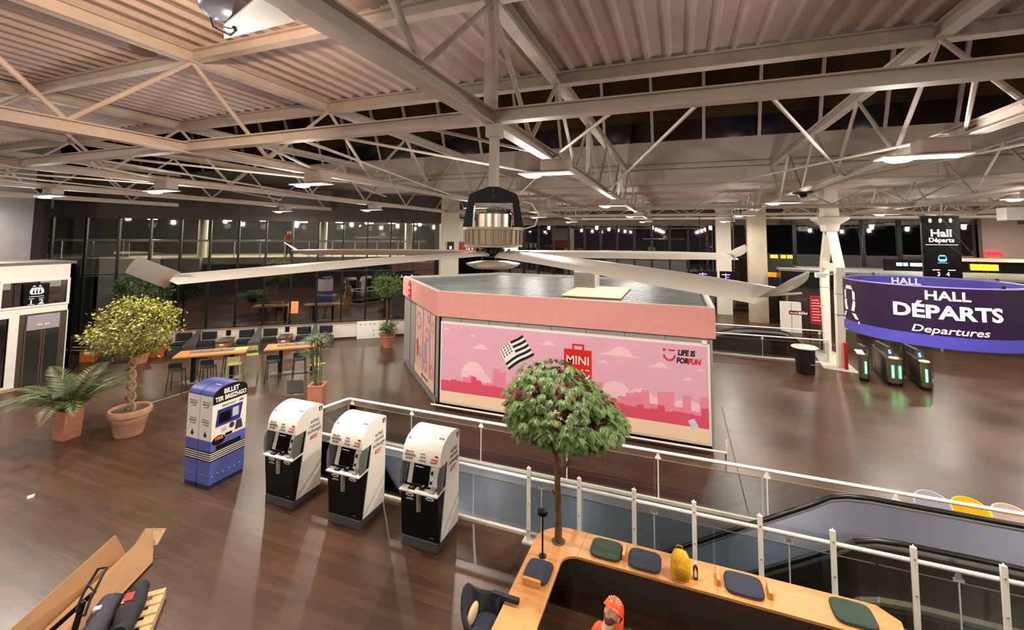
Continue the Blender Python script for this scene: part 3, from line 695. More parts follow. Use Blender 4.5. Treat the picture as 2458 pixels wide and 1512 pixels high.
# seams of the cladding
b = MB(); yv = 12.995
for x in (-6.7, -5.7, -4.7, -3.65, -2.6, -1.5, -.4): b.box(x-.006, yv, 2.73, x+.006, yv+.01, 2.93); b.box(x-.006, yv, .12, x+.006, yv+.01, .2)
b.box(.7, yv, .12, .712, yv+.01, 2.93); b.box(-7.47, yv, 1.95, -7.41, yv+.01, 1.955); b.box(.7, yv, 1.6, .74, yv+.01, 1.605)
b.build('cladding_seam', BLACK, t)
b = MB(); b.box(-7.50, 12.96, .12, -7.44, 13.0, 2.93); b.build('corner_post', BLACK, t)
b = MB(); b.rbox(.52, 12.93, 2.76, .66, 12.99, 2.86, .02); b.build('motion_sensor', WHITE, t)
# long poster
PO = (0, 12.985, 0); PU, PV = (1, 0, 0), (0, 0, 1)
b = MB(); b.box(-7.45, 12.975, .15, .72, 13.0, 2.77); po = b.build('poster', mat('poster_white_border', (248, 232, 224), .5), t)
def pr(name, colour, shapes, lift=.0, parent=None, **k):
    for i, s_ in enumerate(shapes):
        b = MB(); flat(b, s_, (0, 12.972-lift-.00012*i, 0), PU, PV, .003); o = b.build(name, mat('print_'+name, colour, .5), parent or po, **k)
    return o
X0p, X1p, Z0p, Z1p = -7.39, .66, .20, 2.70
pr('sky_print', (230, 174, 194), [[(X0p, Z0p), (X1p, Z0p), (X1p, Z1p), (X0p, Z1p)]])
clouds = []
def cloud(x, z, s): return [[(x-s, z), (x+s, z), (x+s*.55, z+.08*s), (x+.35*s, z+.30*s), (x+.1*s, z+.42*s), (x-.15*s, z+.45*s), (x-.35*s, z+.25*s), (x-.6*s, z+.16*s)]]
for x, z, s in ((-5.95, 2.0, .36), (-3.71, 2.33, .3), (-1.6, 2.22, .62), (-.53, 2.02, .34), (.17, 1.76, .2), (-6.25, 2.36, .16), (-2.09, 1.99, .18), (.5, 2.04, .16), (-7.2, 2.5, .18)): clouds += cloud(x, z, s)
clouds += [disc(-6.23, 1.15, .42, 24), disc(-5.9, .95, .3, 20), disc(-1.75, 1.1, .42, 24), disc(-1.05, 1.05, .36, 24), disc(-.5, 1.0, .28, 18), disc(.15, 1.05, .38, 20, ry=.2), disc(.45, .95, .24, 20)]
clouds = [s_ for s_ in clouds]
pr('cloud_print', (246, 204, 212), clouds, .004)
rr_ = random.Random(3)
def skyline(x0, x1, z0, base, amp, n):
    pts = [(x0, z0)]; x = x0; st = (x1-x0)/n
    for k in range(n):
        h_ = base+amp*rr_.random()*(1 if rr_.random() > .4 else .25); pts += [(x, h_), (x+st, h_)]; x += st
    return pts+[(x1, z0)]
pr('pale_city_print', (236, 140, 164), [skyline(-6.6, X1p, .5, .95, .5, 34)], .006)
pr('red_city_print', (222, 84, 112), [skyline(X0p, X1p, .5, .86, .28, 44)], .009)
pr('sand_print', (246, 218, 184), [[(X0p, Z0p), (X1p, Z0p), (X1p, .57), (-3, .58), (X0p, .54)]], .012)
# striped flag
fl = []; org = Vector((-5.05, 1.42)); du = Vector((.55, 1.19)).normalized(); dv = Vector((.62, -.28)).normalized()
TLf, TRf, BRf, BLf = Vector((-5.32, 2.04)), Vector((-4.54, 2.61)), Vector((-4.15, 2.05)), Vector((-5.0, 1.46))
def fp(u, v):
    p = TLf*(1-u)*(1-v)+TRf*u*(1-v)+BRf*u*v+BLf*(1-u)*v; w = .05*math.sin(u*5.0)*1; return (p.x+w*.5, p.y+w)
n = 9; whites = []; blacks = []
for k in range(n):
    v0, v1 = k/n, (k+1)/n; u0 = .42 if k < 4.5 else 0
    strip = [fp(u0+(1-u0)*i/8, v0) for i in range(9)]+[fp(u0+(1-u0)*i/8, v1) for i in range(8, -1, -1)]
    (blacks if k % 2 == 0 else whites).append(strip)
whites.append([fp(0, 0), fp(.42, 0), fp(.42, .55), fp(0, .55)])
pr('flag_white', (244, 242, 240), whites, .012)
erm = [rect(*fp(.05+.09*i, .06+.115*j), .035, .05) for i in range(4) for j in range(4)]
pr('flag_black', (20, 20, 22), blacks+erm, .015)
# red bag emblem and lettering
pr('red_bag', (216, 34, 30), [[(-3.25, 1.15), (-2.43, 1.15), (-2.43, 2.29), (-3.25, 2.29)], [(-3.0, 2.29), (-2.95, 2.29), (-2.95, 2.40), (-2.7, 2.40), (-2.7, 2.29), (-2.65, 2.29), (-2.65, 2.45), (-3.0, 2.45)]], .013)
b = MB(); put_text(b, 'MINI', .35, (-2.84, 12.955, 1.97), PU, PV, bold=.008, xs=.98); put_text(b, 'SO', .36, (-3.0, 12.955, 1.6), PU, PV, bold=.02, xs=.9)
flat(b, disc(-2.6, 1.6, .12, 16, a0=180, a1=360)+disc(-2.6, 1.6, .08, 16, a0=180, a1=360)[::-1], (0, 12.956, 0), PU, PV); flat(b, disc(-2.7, 1.72, .025), (0, 12.956, 0), PU, PV); flat(b, rect(-2.55, 1.72, .12, .03), (0, 12.956, 0), PU, PV)
b.build('bag_lettering', mat('print_white', (240, 238, 236), .5), po)
b = MB(); flat(b, disc(-.3, 2.4, .16, 18, a0=180, a1=360)+disc(-.3, 2.4, .12, 18, a0=180, a1=360)[::-1], (0, 12.956, 0), PU, PV); flat(b, disc(-.43, 2.53, .035), (0, 12.956, 0), PU, PV); flat(b, rect(-.24, 2.53, .16, .035), (0, 12.956, 0), PU, PV)
put_text(b, 'FUN', .2, (.33, 12.955, 2.27), PU, PV, bold=.035, shear=.15, xs=.8); b.build('slogan_red', RED, po)
b = MB(); put_text(b, 'LIFE IS', .2, (.13, 12.955, 2.48), PU, PV, bold=.035, shear=.15, xs=.8); put_text(b, 'FOR', .2, (.03, 12.955, 2.27), PU, PV, bold=.035, shear=.15, xs=.8)
b.build('slogan_black', BLACK, po)
pr('suitcase_print', (206, 214, 232), [[(.14, .72), (.3, .80), (.42, .58), (.26, .50)]], .016)
# chamfered side with illustrated shutters, its own small red emblem
c0_, c1_ = Vector((SX0, SY, 0)), Vector((-11.75, 17.0, 0)); cu = (c1_-c0_).normalized(); cn = Vector((-cu.y, cu.x, 0))
if cn.dot(Vector((-1, -1, 0))) < 0: cn = -cn
wallo = c0_-cn*.08
def cface(name, colour, shapes, lift, parent, mt=None):
    b = MB()
    for s_ in shapes: b.prism(s_, lambda p: wallo+cu*p[0]+cn*lift+Vector((0, 0, p[1])), lambda p: wallo+cu*p[0]+cn*(lift+.006)+Vector((0, 0, p[1])))
    return b.build(name, mt or mat('print_'+name, colour, .5), parent)
sh = cface('shutter_poster', (222, 178, 172), [rect(.75, 1.5, .62, 2.7), rect(1.6, 1.5, .98, 2.7), rect(2.75, 1.5, 1.2, 2.7)], .01, t)
for i_, (x, z, r) in enumerate( ((.7, 2.4, .2), (1.5, 2.0, .25), (2.8, 2.3, .35), (2.5, 1.2, .2), (.8, .9, .22), (1.7, .9, .25), (3.1, 1.3, .22), (1.3, 2.6, .15))): cface('swirl_print', (196, 130, 140), [disc(x, z, r, 22)+disc(x, z, r*.7, 22)[::-1]], .017+.0004*i_, sh)
cface('sand_strip', (236, 204, 166), [rect(.75, .35, .62, .4), rect(1.6, .35, .98, .4), rect(2.75, .35, 1.2, .4)], .02, sh)
cface('grey_shape_print', (150, 160, 180), [disc(1.7, 1.35, .16, 16, ry=.4)], .021, sh); cface('brown_shape_print', (170, 104, 60), [disc(2.95, 1.25, .16, 16, ry=.36)], .021, sh)
cface('shutter_gap', 0, [rect(.36, 1.5, .05, 2.8), rect(1.09, 1.5, .03, 2.8), rect(2.12, 1.5, .02, 2.8), rect(3.4, 1.5, .02, 2.8), rect(4.4, 1.5, .03, 2.8)], .01, t, BLACK)
cface('side_plinth', 0, [rect(2.6, .14, 5.0, .26)], .03, t, GREY)
b = MB(); so = wallo+cn*.028+cu*1.75+Vector((0, 0, .42)); put_text(b, 'LIFE IS FOR FUN', .13, so, -cu, (0, 0, 1), bold=.03); b.build('side_lettering', BLACK, sh)
b = MB(); eo = c0_+cn*.005
b.prism(rect(4.3, 3.30, .42, .62), lambda p: eo+cu*p[0]+Vector((0, 0, p[1])), lambda p: eo+cu*p[0]+cn*.03+Vector((0, 0, p[1])))
b.prism(rect(4.3, 3.66, .2, .04), lambda p: eo+cu*p[0]+Vector((0, 0, p[1])), lambda p: eo+cu*p[0]+cn*.03+Vector((0, 0, p[1])))
em = b.build('red_emblem', RED, t)
b = MB(); put_text(b, 'MINI', .17, eo+cu*4.3+cn*.034+Vector((0, 0, 3.4)), -cu, (0, 0, 1), bold=.02, xs=.85); put_text(b, 'SO', .17, eo+cu*4.3+cn*.034+Vector((0, 0, 3.18)), -cu, (0, 0, 1), bold=.02, xs=.85)
b.build('emblem_lettering', mat('print_white', (240, 238, 236), .5), em)
# things on the roof
b = MB(); b.box(-3.6, 13.9, 3.69, -1.7, 17.0, 3.72); o = b.build('plywood_sheet', mat('plywood', (186, 158, 122), .8, noise=.1))
tag(center(o), 'pale plywood sheet lying flat on the shop pavilion roof', 'board')
b = MB(); b.box(-3.7, 16.3, 3.72, -2.9, 17.2, 4.32); t2 = thing('vent_box', 'pale louvred ventilation box standing on the plywood on the shop roof', 'vent', (-3.3, 16.7, 3.72))
b.build('housing', mat('vent_grey', (165, 160, 152), .6), t2)
b = MB()
for k in range(9): b.box(-3.68, 16.27, 3.76+.06*k, -2.92, 16.3, 3.79+.06*k)
b.build('louvre', mat('vent_dark', (96, 92, 88), .6), t2)
# low white bumper rail in front of the shop
t = thing('bumper_rail', 'low white bumper rail along the foot of the long poster', 'rail', (-3.3, 12.72, 0))
MB().tube([(-7.6, 12.7, .16), (1.05, 12.7, .16), (1.05, 12.75, .45)], .028, 8).build('rail', WHITE, t, smooth=40)
for x in (-7.4, -5.5, -3.6, -1.7, .2, 1.02): MB().bar((x, 12.72, 0), (x, 12.72, .14), .03, .03).build('bracket', DKGREY, t)
# ================================================================ TICKET MACHINES
MW2, MD = .40, .76
SNCF = mat('dark_red_logo', (176, 30, 46), .5); INK = mat('grey_ink', (74, 72, 76), .6); BODYW = mat('machine_white', (238, 232, 222), .35)
def ticket_machine():
    t = thing('ticket_machine', '', 'ticket machine')
    kw = dict(world=False)
    b = MB(); b.rbox(-.385, .03, 0, .385, .745, .17, .02); b.build('plinth', mat('plinth_grey', (72, 72, 74), .5), t, smooth=30, **kw)
    b = MB(); b.px([(.05, .17), (.03, .45), (.0, .75), (-.01, 1.0), (.08, 1.03), (.14, 1.05), (.26, 1.48), (.30, 1.80), (.74, 1.80), (.74, .17)], -.385, .385)
    bd = b.build('body', BLKSAT, t, **kw)
    for s_ in (-1, 1):
        b = MB(); b.px([(.10, .17), (.745, .17), (.745, 1.86), (.60, 1.915), (.42, 1.90), (.34, 1.70)], s_*.385, s_*.402); sp = b.build('side_panel', BODYW, t, **kw)
        b = MB()
        u = (0, 1, 0) if s_ > 0 else (0, -1, 0)
        for k, w_ in enumerate(('achat', 'retrait', 'échange')): put_text(b, w_, .115, (s_*.405, .52, 1.60-.10*k), u, (0, 0, 1), bold=.0)
        b.build('side_lettering', INK, sp, **kw)
        b = MB(); flat(b, [(-.10, -.035), (.08, -.035), (.10, .035), (-.08, .035)], (s_*.403, .50, 1.27), u, (0, 0, 1)); b.build('side_logo', SNCF, sp, **kw)
        b = MB(); put_text(b, 'SNCF', .06, (s_*.411, .50, 1.27), u, (0, 0, 1), bold=.02); b.build('logo_lettering', WHITE, sp, **kw)
        b = MB(); flat(b, rect(0, 0, .085, .085), (s_*.403, .67, 1.80), u, (0, 0, 1)); b.build('accessibility_sticker', BLACK, sp, **kw)
        b = MB(); flat(b, disc(-.003, -.012, .018, 10), (s_*.408, .67, 1.80), u, (0, 0, 1)); flat(b, rect(.0, .018, .012, .03), (s_*.408, .67, 1.80), u, (0, 0, 1)); b.build('sticker_symbol', WHITE, sp, **kw)
    # header hood with a rounded top
    b = MB(); b.px([(.02, 1.47), (.045, 1.465), (.36, 1.47), (.40, 1.70), (.745, 1.72), (.745, 1.86), (.66, 1.905), (.54, 1.93), (.42, 1.925), (.30, 1.895), (.20, 1.85), (.13, 1.80), (.06, 1.70), (.02, 1.50)], -.395, .395)
    hd = b.build('header', BODYW, t, smooth=35, **kw)
    o_, u, v = Vector((0, .0375, 1.585)), Vector((1, 0, 0)), Vector((0, .04, .2)).normalized()
    w = u.cross(v); o2 = o_+w*.005
    b = MB(); put_text(b, 'BILLETS', .05, o2-u*.25+v*.055, u, v); put_text(b, 'GRANDES', .052, o2-u*.24, u, v, bold=.02); put_text(b, 'LIGNES', .05, o2-u*.255-v*.055, u, v, bold=.01)
    for k, w_ in enumerate(('achat', 'retrait', 'échange')): put_text(b, w_, .046, o2+u*.03+v*(.055-.055*k), u, v)
    b.build('header_lettering', INK, hd, **kw)
    b = MB(); flat(b, [(-.07, -.035), (.06, -.035), (.08, .035), (-.05, .035)], o2+u*.26-v*.03, u, v); flat(b, rect(.0, .06, .07, .03), o2+u*.31-v*.01, u, v)
    lg = b.build('logo', SNCF, hd, **kw)
    b = MB(); put_text(b, 'SNCF', .05, o2+u*.265-v*.03+w*.008, u, v, bold=.02); b.build('logo_lettering', WHITE, lg, **kw)
    b = MB()
    for x, y, z in ((-.33, .16, 1.835), (.27, .24, 1.875), (.33, .24, 1.875)): b.ell((x, y, z), (.022, .03, .008), 10, 6)
    b.build('status_light', mat('status_grey', (120, 108, 100), .4), hd, **kw)
    # recess: back panel, screen, console
    b = MB(); b.px([(.105, 1.05), (.13, 1.04), (.26, 1.465), (.225, 1.47)], -.34, .34); bp_ = b.build('screen_surround', mat('recess_white', (216, 214, 208), .4), t, **kw)
    ov, uv = Vector((-.06, .148, 1.215)), Vector((0, .115, .42)).normalized(); w = Vector((1, 0, 0)).cross(uv)
    b = MB(); flat(b, rect(0, 0, .35, .33), ov, (1, 0, 0), uv, .008); sc = b.build('screen', BLKSAT, t, **kw)
    b = MB(); flat(b, rect(-.06, .12, .17, .008), ov+w*.009, (1, 0, 0), uv); b.build('screen_text_line', mat('screen_glow', (210, 210, 205), .5, emit=.6), sc, **kw)
    b = MB()
    for (x, z, s1, s2) in ((.22, .05, .09, .12), (.22, -.10, .08, .09)): flat(b, rect(x, z, s1, s2), ov, (1, 0, 0), uv, .006)
    rd = b.build('reader_frame', mat('reader_cream', (205, 200, 178), .4), t, **kw)
    b = MB(); flat(b, rect(.22, .055, .045, .06), ov+w*.006, (1, 0, 0), uv, .006); flat(b, rect(.22, -.10, .045, .045), ov+w*.006, (1, 0, 0), uv, .006); b.build('reader_slot', BLACK, rd, **kw)
    b = MB(); b.px([(-.06, .985), (-.065, 1.01), (.27, 1.055), (.27, 1.02), (0, .985)], -.395, .395); cs = b.build('console', BODYW, t, **kw)
    cv = Vector((0, .335, .045)).normalized(); co = Vector((0, .035, 1.031))
    b = MB(); flat(b, rect(.03, .02, .09, .10), co, (1, 0, 0), cv, .03); b.build('keypad', BLACK, cs, **kw)
    b = MB(); flat(b, rect(-.17, 0, .13, .12), co, (1, 0, 0), cv, .006); b.build('contactless_reader', BLACK, cs, **kw)
    b = MB(); flat(b, rect(.24, .02, .09, .15), co, (1, 0, 0), cv, .03); flat(b, rect(.03, .03, .05, .05), co+Vector((0, 0, .03)), (1, 0, 0), cv, .004)
    b.add([co+Vector(p) for p in ((-.215, -.03, .008), (-.18, -.05, .008), (-.13, .02, .008), (-.17, .045, .008))], [(0, 1, 2, 3)])
    b.build('card_terminal', mat('terminal_grey', (170, 166, 164), .4), cs, **kw)
    # side shields of the recess
    for s_ in (-1, 1):
        b = MB(); q = [(.15, 1.04), (-.02, 1.02), (-.05, 1.12), (-.05, 1.34), (.02, 1.46), (.25, 1.48)]; b.px(q, s_*.394, s_*.387); b.build('side_shield', MC['shield_glass'], t, **kw)
    # slots and coin tray on the black front
    fo, fv = Vector((0, .0, .90)), Vector((0, -.03, .3)).normalized(); w = Vector((1, 0, 0)).cross(fv)
    b = MB()
    for (x, z) in ((-.20, .02), (-.20, -.07), (.22, .02)):
        outer = [(x+.065*math.cos(a)+.02*(1 if math.cos(a) > 0 else -1), z+.03*math.sin(a)) for a in [2*math.pi*k/16 for k in range(16)]]
        flat(b, outer, fo+w*.004, (1, 0, 0), fv, .006)
    sl = b.build('ticket_slot', mat('slot_white', (225, 224, 220), .4), t, **kw)
    b = MB()
    for (x, z) in ((-.20, .02), (-.20, -.07), (.22, .02)): flat(b, rect(x, z, .11, .022), fo+w*.010, (1, 0, 0), fv, .004)
    b.build('slot_opening', DKGREY, sl, **kw)
    b = MB(); b.lathe([(.02, -.28), (.055, -.27), (.06, .0), (.045, .05), (.02, .055)], (0, -.0, .95), 14); b.build('coin_tray', CHROME, t, smooth=40, **kw)
    b = MB(); flat(b, disc(.19, -.24, .012, 8), fo+w*.004, (1, 0, 0), fv, .006); flat(b, disc(.23, -.235, .012, 8), fo+w*.004, (1, 0, 0), fv, .006); flat(b, rect(.25, -.66, .07, .012), Vector((0, .035, .9)), (1, 0, 0), (0, 0, 1), .006); b.build('lock', GREY, t, **kw)
    return t
glass('shield_glass', (.88, .92, .9), None, .03, .3)
tm = ticket_machine()
for k, (x, lb) in enumerate(((-7.825, 'white and black ticket machine nearest the blue machine, left of the row of three'), (-6.145, 'middle white and black ticket machine of the row of three'),
                             (-4.44, 'white and black ticket machine nearest the tree and bench, right of the row of three'))):
    o = tm if k == 0 else copy_tree(tm); o.location = (x, 7.09, 0); o['label'] = lb; o['group'] = 'row of long-distance ticket machines'
# blue pair
BLU = mat('machine_blue', (86, 98, 172), .45); NAVYP = mat('machine_navy', (40, 50, 120), .4)
def blue_machine(front):
    t = thing('blue_ticket_machine', '', 'ticket machine'); kw = dict(world=False)
    x0, x1 = (-.2, .2)
    b = MB(); b.box(x0+.01, .01, 0, x1-.01, .81, .09); b.build('plinth', mat('plinth_navy', (44, 42, 72), .5), t, **kw)
    b = MB(); b.box(x0, 0, .09, x1, .82, 1.02); lo = b.build('lower_body', BLU, t, **kw)
    b = MB(); b.box(x0, 0, 1.02, x1, .82, 1.98); b.build('upper_body', BODYW, t, **kw)
    arch = [(0, 1.98)]+[(.41-.41*math.cos(R(a)), 1.98+.19*math.sin(R(a))) for a in range(0, 181, 12)]+[(.82, 1.98)]
    b = MB(); b.px(arch[1:-1], x0, x1); b.build('arched_top', NAVYP, t, smooth=35, **kw)
    for k in range(5):
        for nm, z, c_, hh in (('black_stripe', .58+.046*k, BLACK, .024), ('white_stripe', .603+.046*k, WHITE, .022)):
            if nm == 'white_stripe' and k == 4: continue
            b = MB(); b.box(x0-.003, -.003, z, x1+.003, .823, z+hh); b.build(nm, c_, t, **kw)
    # small print and dots on the narrow face
    b = MB()
    for z, ws in ((1.84, ('Découvrez la', 'BREIZHGO', 'en TER')), (1.46, ('Achetez ici', 'BREIZHGO', 'vos billets'))):
        for i, w_ in enumerate(ws): put_text(b, w_, .05, (0, -.003, z-.055*i), (1, 0, 0), (0, 0, 1), bold=.02 if i == 1 else 0)
    b.build('small_print', mat('pale_ink', (130, 130, 134), .6), t, **kw)
    b = MB(); flat(b, disc(.0, 1.13, .05, 10, ry=.04), (0, -.002, 0), (1, 0, 0), (0, 0, 1)); flat(b, rect(0, 1.18, .03, .06), (0, -.002, 0), (1, 0, 0), (0, 0, 1)); b.build('seal_print', NAVYP, t, **kw)
    b = MB()
    for k in range(6): flat(b, disc(-.16+.064*k, .30-.012*(k % 2), .008, 5), (0, -.002, 0), (1, 0, 0), (0, 0, 1)); 
    if front:
        for k in range(6): flat(b, disc(.06+.13*k, .26+.02*(k % 2), .013, 5), (x1+.001, 0, 0), (0, 1, 0), (0, 0, 1))
    b.build('white_bird_print', WHITE, t, **kw)
    if front:
        u, v = (0, 1, 0), (0, 0, 1)
        b = MB(); b.px(arch[1:-1]+[(.82, 1.80), (0, 1.80)], x1, x1+.006); hd = b.build('black_header', BLACK, t, **kw)
        b = MB(); put_text(b, 'BILLET', .15, (x1+.01, .42, 2.03), u, v, bold=.03, xs=.85); put_text(b, 'TER BREIZHGO', .14, (x1+.01, .42, 1.89), u, v, bold=.03, xs=.78); b.build('header_lettering', WHITE, hd, **kw)
        b = MB(); flat(b, [(.08, 1.30), (.66, 1.30), (.72, 1.66), (.12, 1.66)], (x1+.001, 0, 0), u, v, .01); sc = b.build('screen_picture', NAVYP, t, **kw)
        b = MB(); flat(b, [(.14, 1.36), (.42, 1.36), (.42, 1.58), (.16, 1.58)], (x1+.011, 0, 0), u, v); flat(b, rect(.40, 1.06, .16, .05), (x1+.001, 0, 0), u, v, .01); b.build('screen', BLKSAT, sc, **kw)
        b = MB(); flat(b, rect(.54, 1.5, .15, .2), (x1+.011, 0, 0), u, v); flat(b, rect(.28, 1.2, .12, .08), (x1+.003, 0, 0), u, v); b.build('ticket_print', mat('print_grey', (190, 190, 190), .5), sc, **kw)
        b = MB(); flat(b, disc(.47, 1.22, .06), (x1+.002, 0, 0), u, v); b.build('card_print', DKGREY, t, **kw)
        b = MB(); flat(b, [(.55, 1.08), (.74, 1.08), (.70, 1.28), (.58, 1.28)], (x1+.002, 0, 0), u, v); b.build('keypad_print', DKGREY, t, **kw)
        b = MB(); flat(b, disc(.17, 1.0, .15, 20, ry=.10), (x1+.003, 0, 0), u, v); sk = b.build('round_sticker', BLACK, t, **kw)
        b = MB(); put_text(b, '100%', .09, (x1+.011, .17, 1.04), u, v, bold=.03); b.build('sticker_lettering', mat('print_orange', (240, 150, 60), .5), sk, **kw)
        b = MB(); b.box(x1, .12, .80, x1+.012, .70, .88); b.build('payment_slot', BLACK, t, **kw)
        b = MB(); flat(b, [(.62, 1.70), (.72, 1.70), (.74, 1.745), (.64, 1.745)], (x1+.002, 0, 0), u, v); b.build('red_logo', SNCF, t, **kw)
        b = MB(); put_text(b, 'BREIZHGO', .07, (x1+.004, .38, 1.72), u, v); b.build('brand_lettering', INK, t, **kw)
        b = MB(); flat(b, rect(.0, .28, .1, .03), (0, 0, 2.168), (0, 1, 0), (-1, 0, 0)) if False else b.bar((-.08, .26, 2.155), (.08, .26, 2.155), .02, .006); b.bar((-.08, .20, 2.135), (.12, .20, 2.135), .02, .006); b.build('top_lettering', WHITE, t, **kw)
    return t
for k, (x, fr, lb) in enumerate(((-9.91, True, 'blue and white ticket machine facing right, headed BILLET TER BREIZHGO'), (-10.33, False, 'blue and white ticket machine standing back to back with the BILLET TER BREIZHGO machine'))):
    o = blue_machine(fr); o.location = (x, 6.97, 0); o['label'] = lb; o['group'] = 'back-to-back blue regional ticket machines'

# ================================================================ BALUSTRADES AROUND THE OPENING
def vrail(name, label, pts, posts, z=1.0, cat='railing', panes=True):
    """tubular white handrail on bracketed posts with glass panes between them"""
    t = thing(name, label, cat, (pts[0][0], pts[0][1], 0))
    path = [(p[0], p[1], z) for p in pts]
    MB().tube(path, .033, 10).build('handrail', WHITE, t, smooth=40)
    for (x, y) in posts:
        b = MB(); b.cyl((x, y, 0), (x, y, z-.13), .013, n=8); b.box(x-.06, y-.012, z-.15, x+.06, y+.012, z-.11)
        b.add([(x-.045, y-.008, z-.11), (x+.045, y-.008, z-.11), (x+.02, y-.008, z-.02), (x-.02, y-.008, z-.02), (x-.045, y+.008, z-.11), (x+.045, y+.008, z-.11), (x+.02, y+.008, z-.02), (x-.02, y+.008, z-.02)],
              ((3, 2, 1, 0), (4, 5, 6, 7), (0, 1, 5, 4), (1, 2, 6, 5), (2, 3, 7, 6), (3, 0, 4, 7)))
        b.build('post', WHITE, t)
    if panes:
        for i in range(len(pts)-1):
            a, c2 = Vector(pts[i]).to_3d(), Vector(pts[i+1]).to_3d(); L = (c2-a).length; nn = max(1, round(L/2.05)); d = (c2-a)/nn
            for k in range(nn):
                p, q = a+d*k+d.normalized()*.02, a+d*(k+1)-d.normalized()*.02
                MB().bar((p.x, p.y, .44), (q.x, q.y, .44), .012, .78).build('glass_pane', SMOKE, t)
                MB().bar((p.x, p.y, .84), (q.x, q.y, .84), .018, .012).build('pane_edge', mat('edge_brown', (120, 96, 80), .5), t)
    return t
vrail('balustrade', 'white glass balustrade along the far side of the escalator opening', [(-8.75, 10.22), (7.6, 10.28)], [(x, 10.24) for x in (-8.66, -6.7, -4.68, -2.5, -.5, 1.55, 3.6, 5.6)])
vrail('balustrade', 'short angled white balustrade closing the left end of the opening, beside the ticket machines', [(-8.78, 10.2), (-8.98, 9.3), (-8.3, 8.25)], [(-8.95, 9.25)])
vrail('balustrade', 'white glass balustrade along the near side of the escalator opening, behind the ticket machines', [(-8.28, 8.24), (7.0, 8.24)], [(x, 8.24) for x in (-8.1, -6.6, -4.6, -2.5, -.48, 1.52, 3.56, 5.5)])
t = thing('glass_screen', 'row of tall flat white posts carrying clear glass, behind the wooden bench', 'glass screen', (-2.68, 8.02, 0))
px_ = [-2.68+.945*k for k in range(9)]
for k, x in enumerate(px_):
    b = MB(); b.box(x-.035, 8.0, 0, x+.035, 8.04, 1.3); b.box(x-.035, 8.0, 1.3, x+.035, 8.04, 1.31); b.cyl((x, 8.02, 1.3), (x, 8.02, 1.34), .02, .008, 8)
    if k == 0: b.box(x-.1, 7.93, 0, x+.1, 8.1, .03)
    po_ = b.build('post', WHITE, t)
    b = MB()
    for z in (.2, .68, 1.16): b.cyl((x, 7.985, z), (x, 8.0, z), .012, n=6)
    b.build('bolt', GREY, po_)
    if k < 8: MB().box(x+.04, 8.03, .06, x+.905, 8.042, 1.22).build('glass_pane', CLEAR, t)

# ================================================================ ESCALATOR
def escalator(name, label, XL, YF, YN, z0=1.0, sgn=1, drop=5.3, xr=None, ang=30):
    """handrails level to the right of XL, going down at 30 degrees to the left"""
    t = thing(name, label, 'escalator', (XL, (YF+YN)/2, 0)); ta = math.tan(R(ang)); L = drop/ta; xr = XL+6.5 if xr is None else xr
    def rail(dz):
        pts = [(XL-L, z0+dz-drop)]
        pts += [(XL-.55, z0+dz-ta*.55+.02), (XL-.25, z0+dz-.10), (XL, z0+dz-.03), (XL+.35, z0+dz), (xr, z0+dz)]
        return pts
    for side, y in (('far', YF), ('near', YN)):
        MB().tube([(x, y, z) for x, z in rail(0)], .045, 10).build('handrail', RUBBER, t, smooth=50)
        top, bot = rail(-.06), rail(-.98)
        b = MB(); b.prism([p for p in top]+[p for p in reversed(bot)], lambda p: (p[0], y-.02, p[1]), lambda p: (p[0], y+.02, p[1]))
        b.build('balustrade_panel', BRUSH, t)
        if side == 'near':
            q1, q2 = rail(-.10), rail(-.95); b = MB(); b.prism([p for p in q1]+[p for p in reversed(q2)], lambda p: (p[0], y-.035, p[1]), lambda p: (p[0], y-.022, p[1])); b.build('outer_skin', mat('escalator_cladding', (60, 50, 42), .4, .3), t)
        b = MB()
        for i in range(len(top)-1):
            a, c2 = top[i], top[i+1]; b.bar((a[0], y, a[1]+.02), (c2[0], y, c2[1]+.02), .07, .03)
            e, g_ = bot[i], bot[i+1]; e = (e[0], e[1]); b.bar((e[0], y-.09 if side == 'near' else y+.09, e[1]+.16), (g_[0], y-.09 if side == 'near' else y+.09, g_[1]+.16), .12, .05)
        b.build('deck_strip', mat('deck_cream', (196, 186, 160), .35, .6), t)
        o2 = rail(-.9); o3 = rail(-2.1)
        b = MB(); b.prism([p for p in o2]+[p for p in reversed(o3)], lambda p: (p[0], y+(.16 if side == 'far' else -.16), p[1]), lambda p: (p[0], y+(.13 if side == 'far' else -.13), p[1]))
        b.build('outer_cladding', mat('escalator_cladding', (60, 50, 42), .4, .3), t)
    b = MB(); n = int(L/.4)
    for k in range(n):
        x = XL-k*.4; z = z0-.98-(k+0)*.4*ta-.04
        b.box(x-.4, YN+.04, z-.25, x, YF-.04, z)
    b.box(XL, YN+.04, z0-1.2, XL+2.4, YF-.04, z0-1.02); b.build('steps', mat('step_metal', (70, 70, 74), .4, .7), t)
    return t
escalator('escalator', 'steel escalator with black handrails sinking into the floor opening at the right', 2.75, 9.86, 8.62)

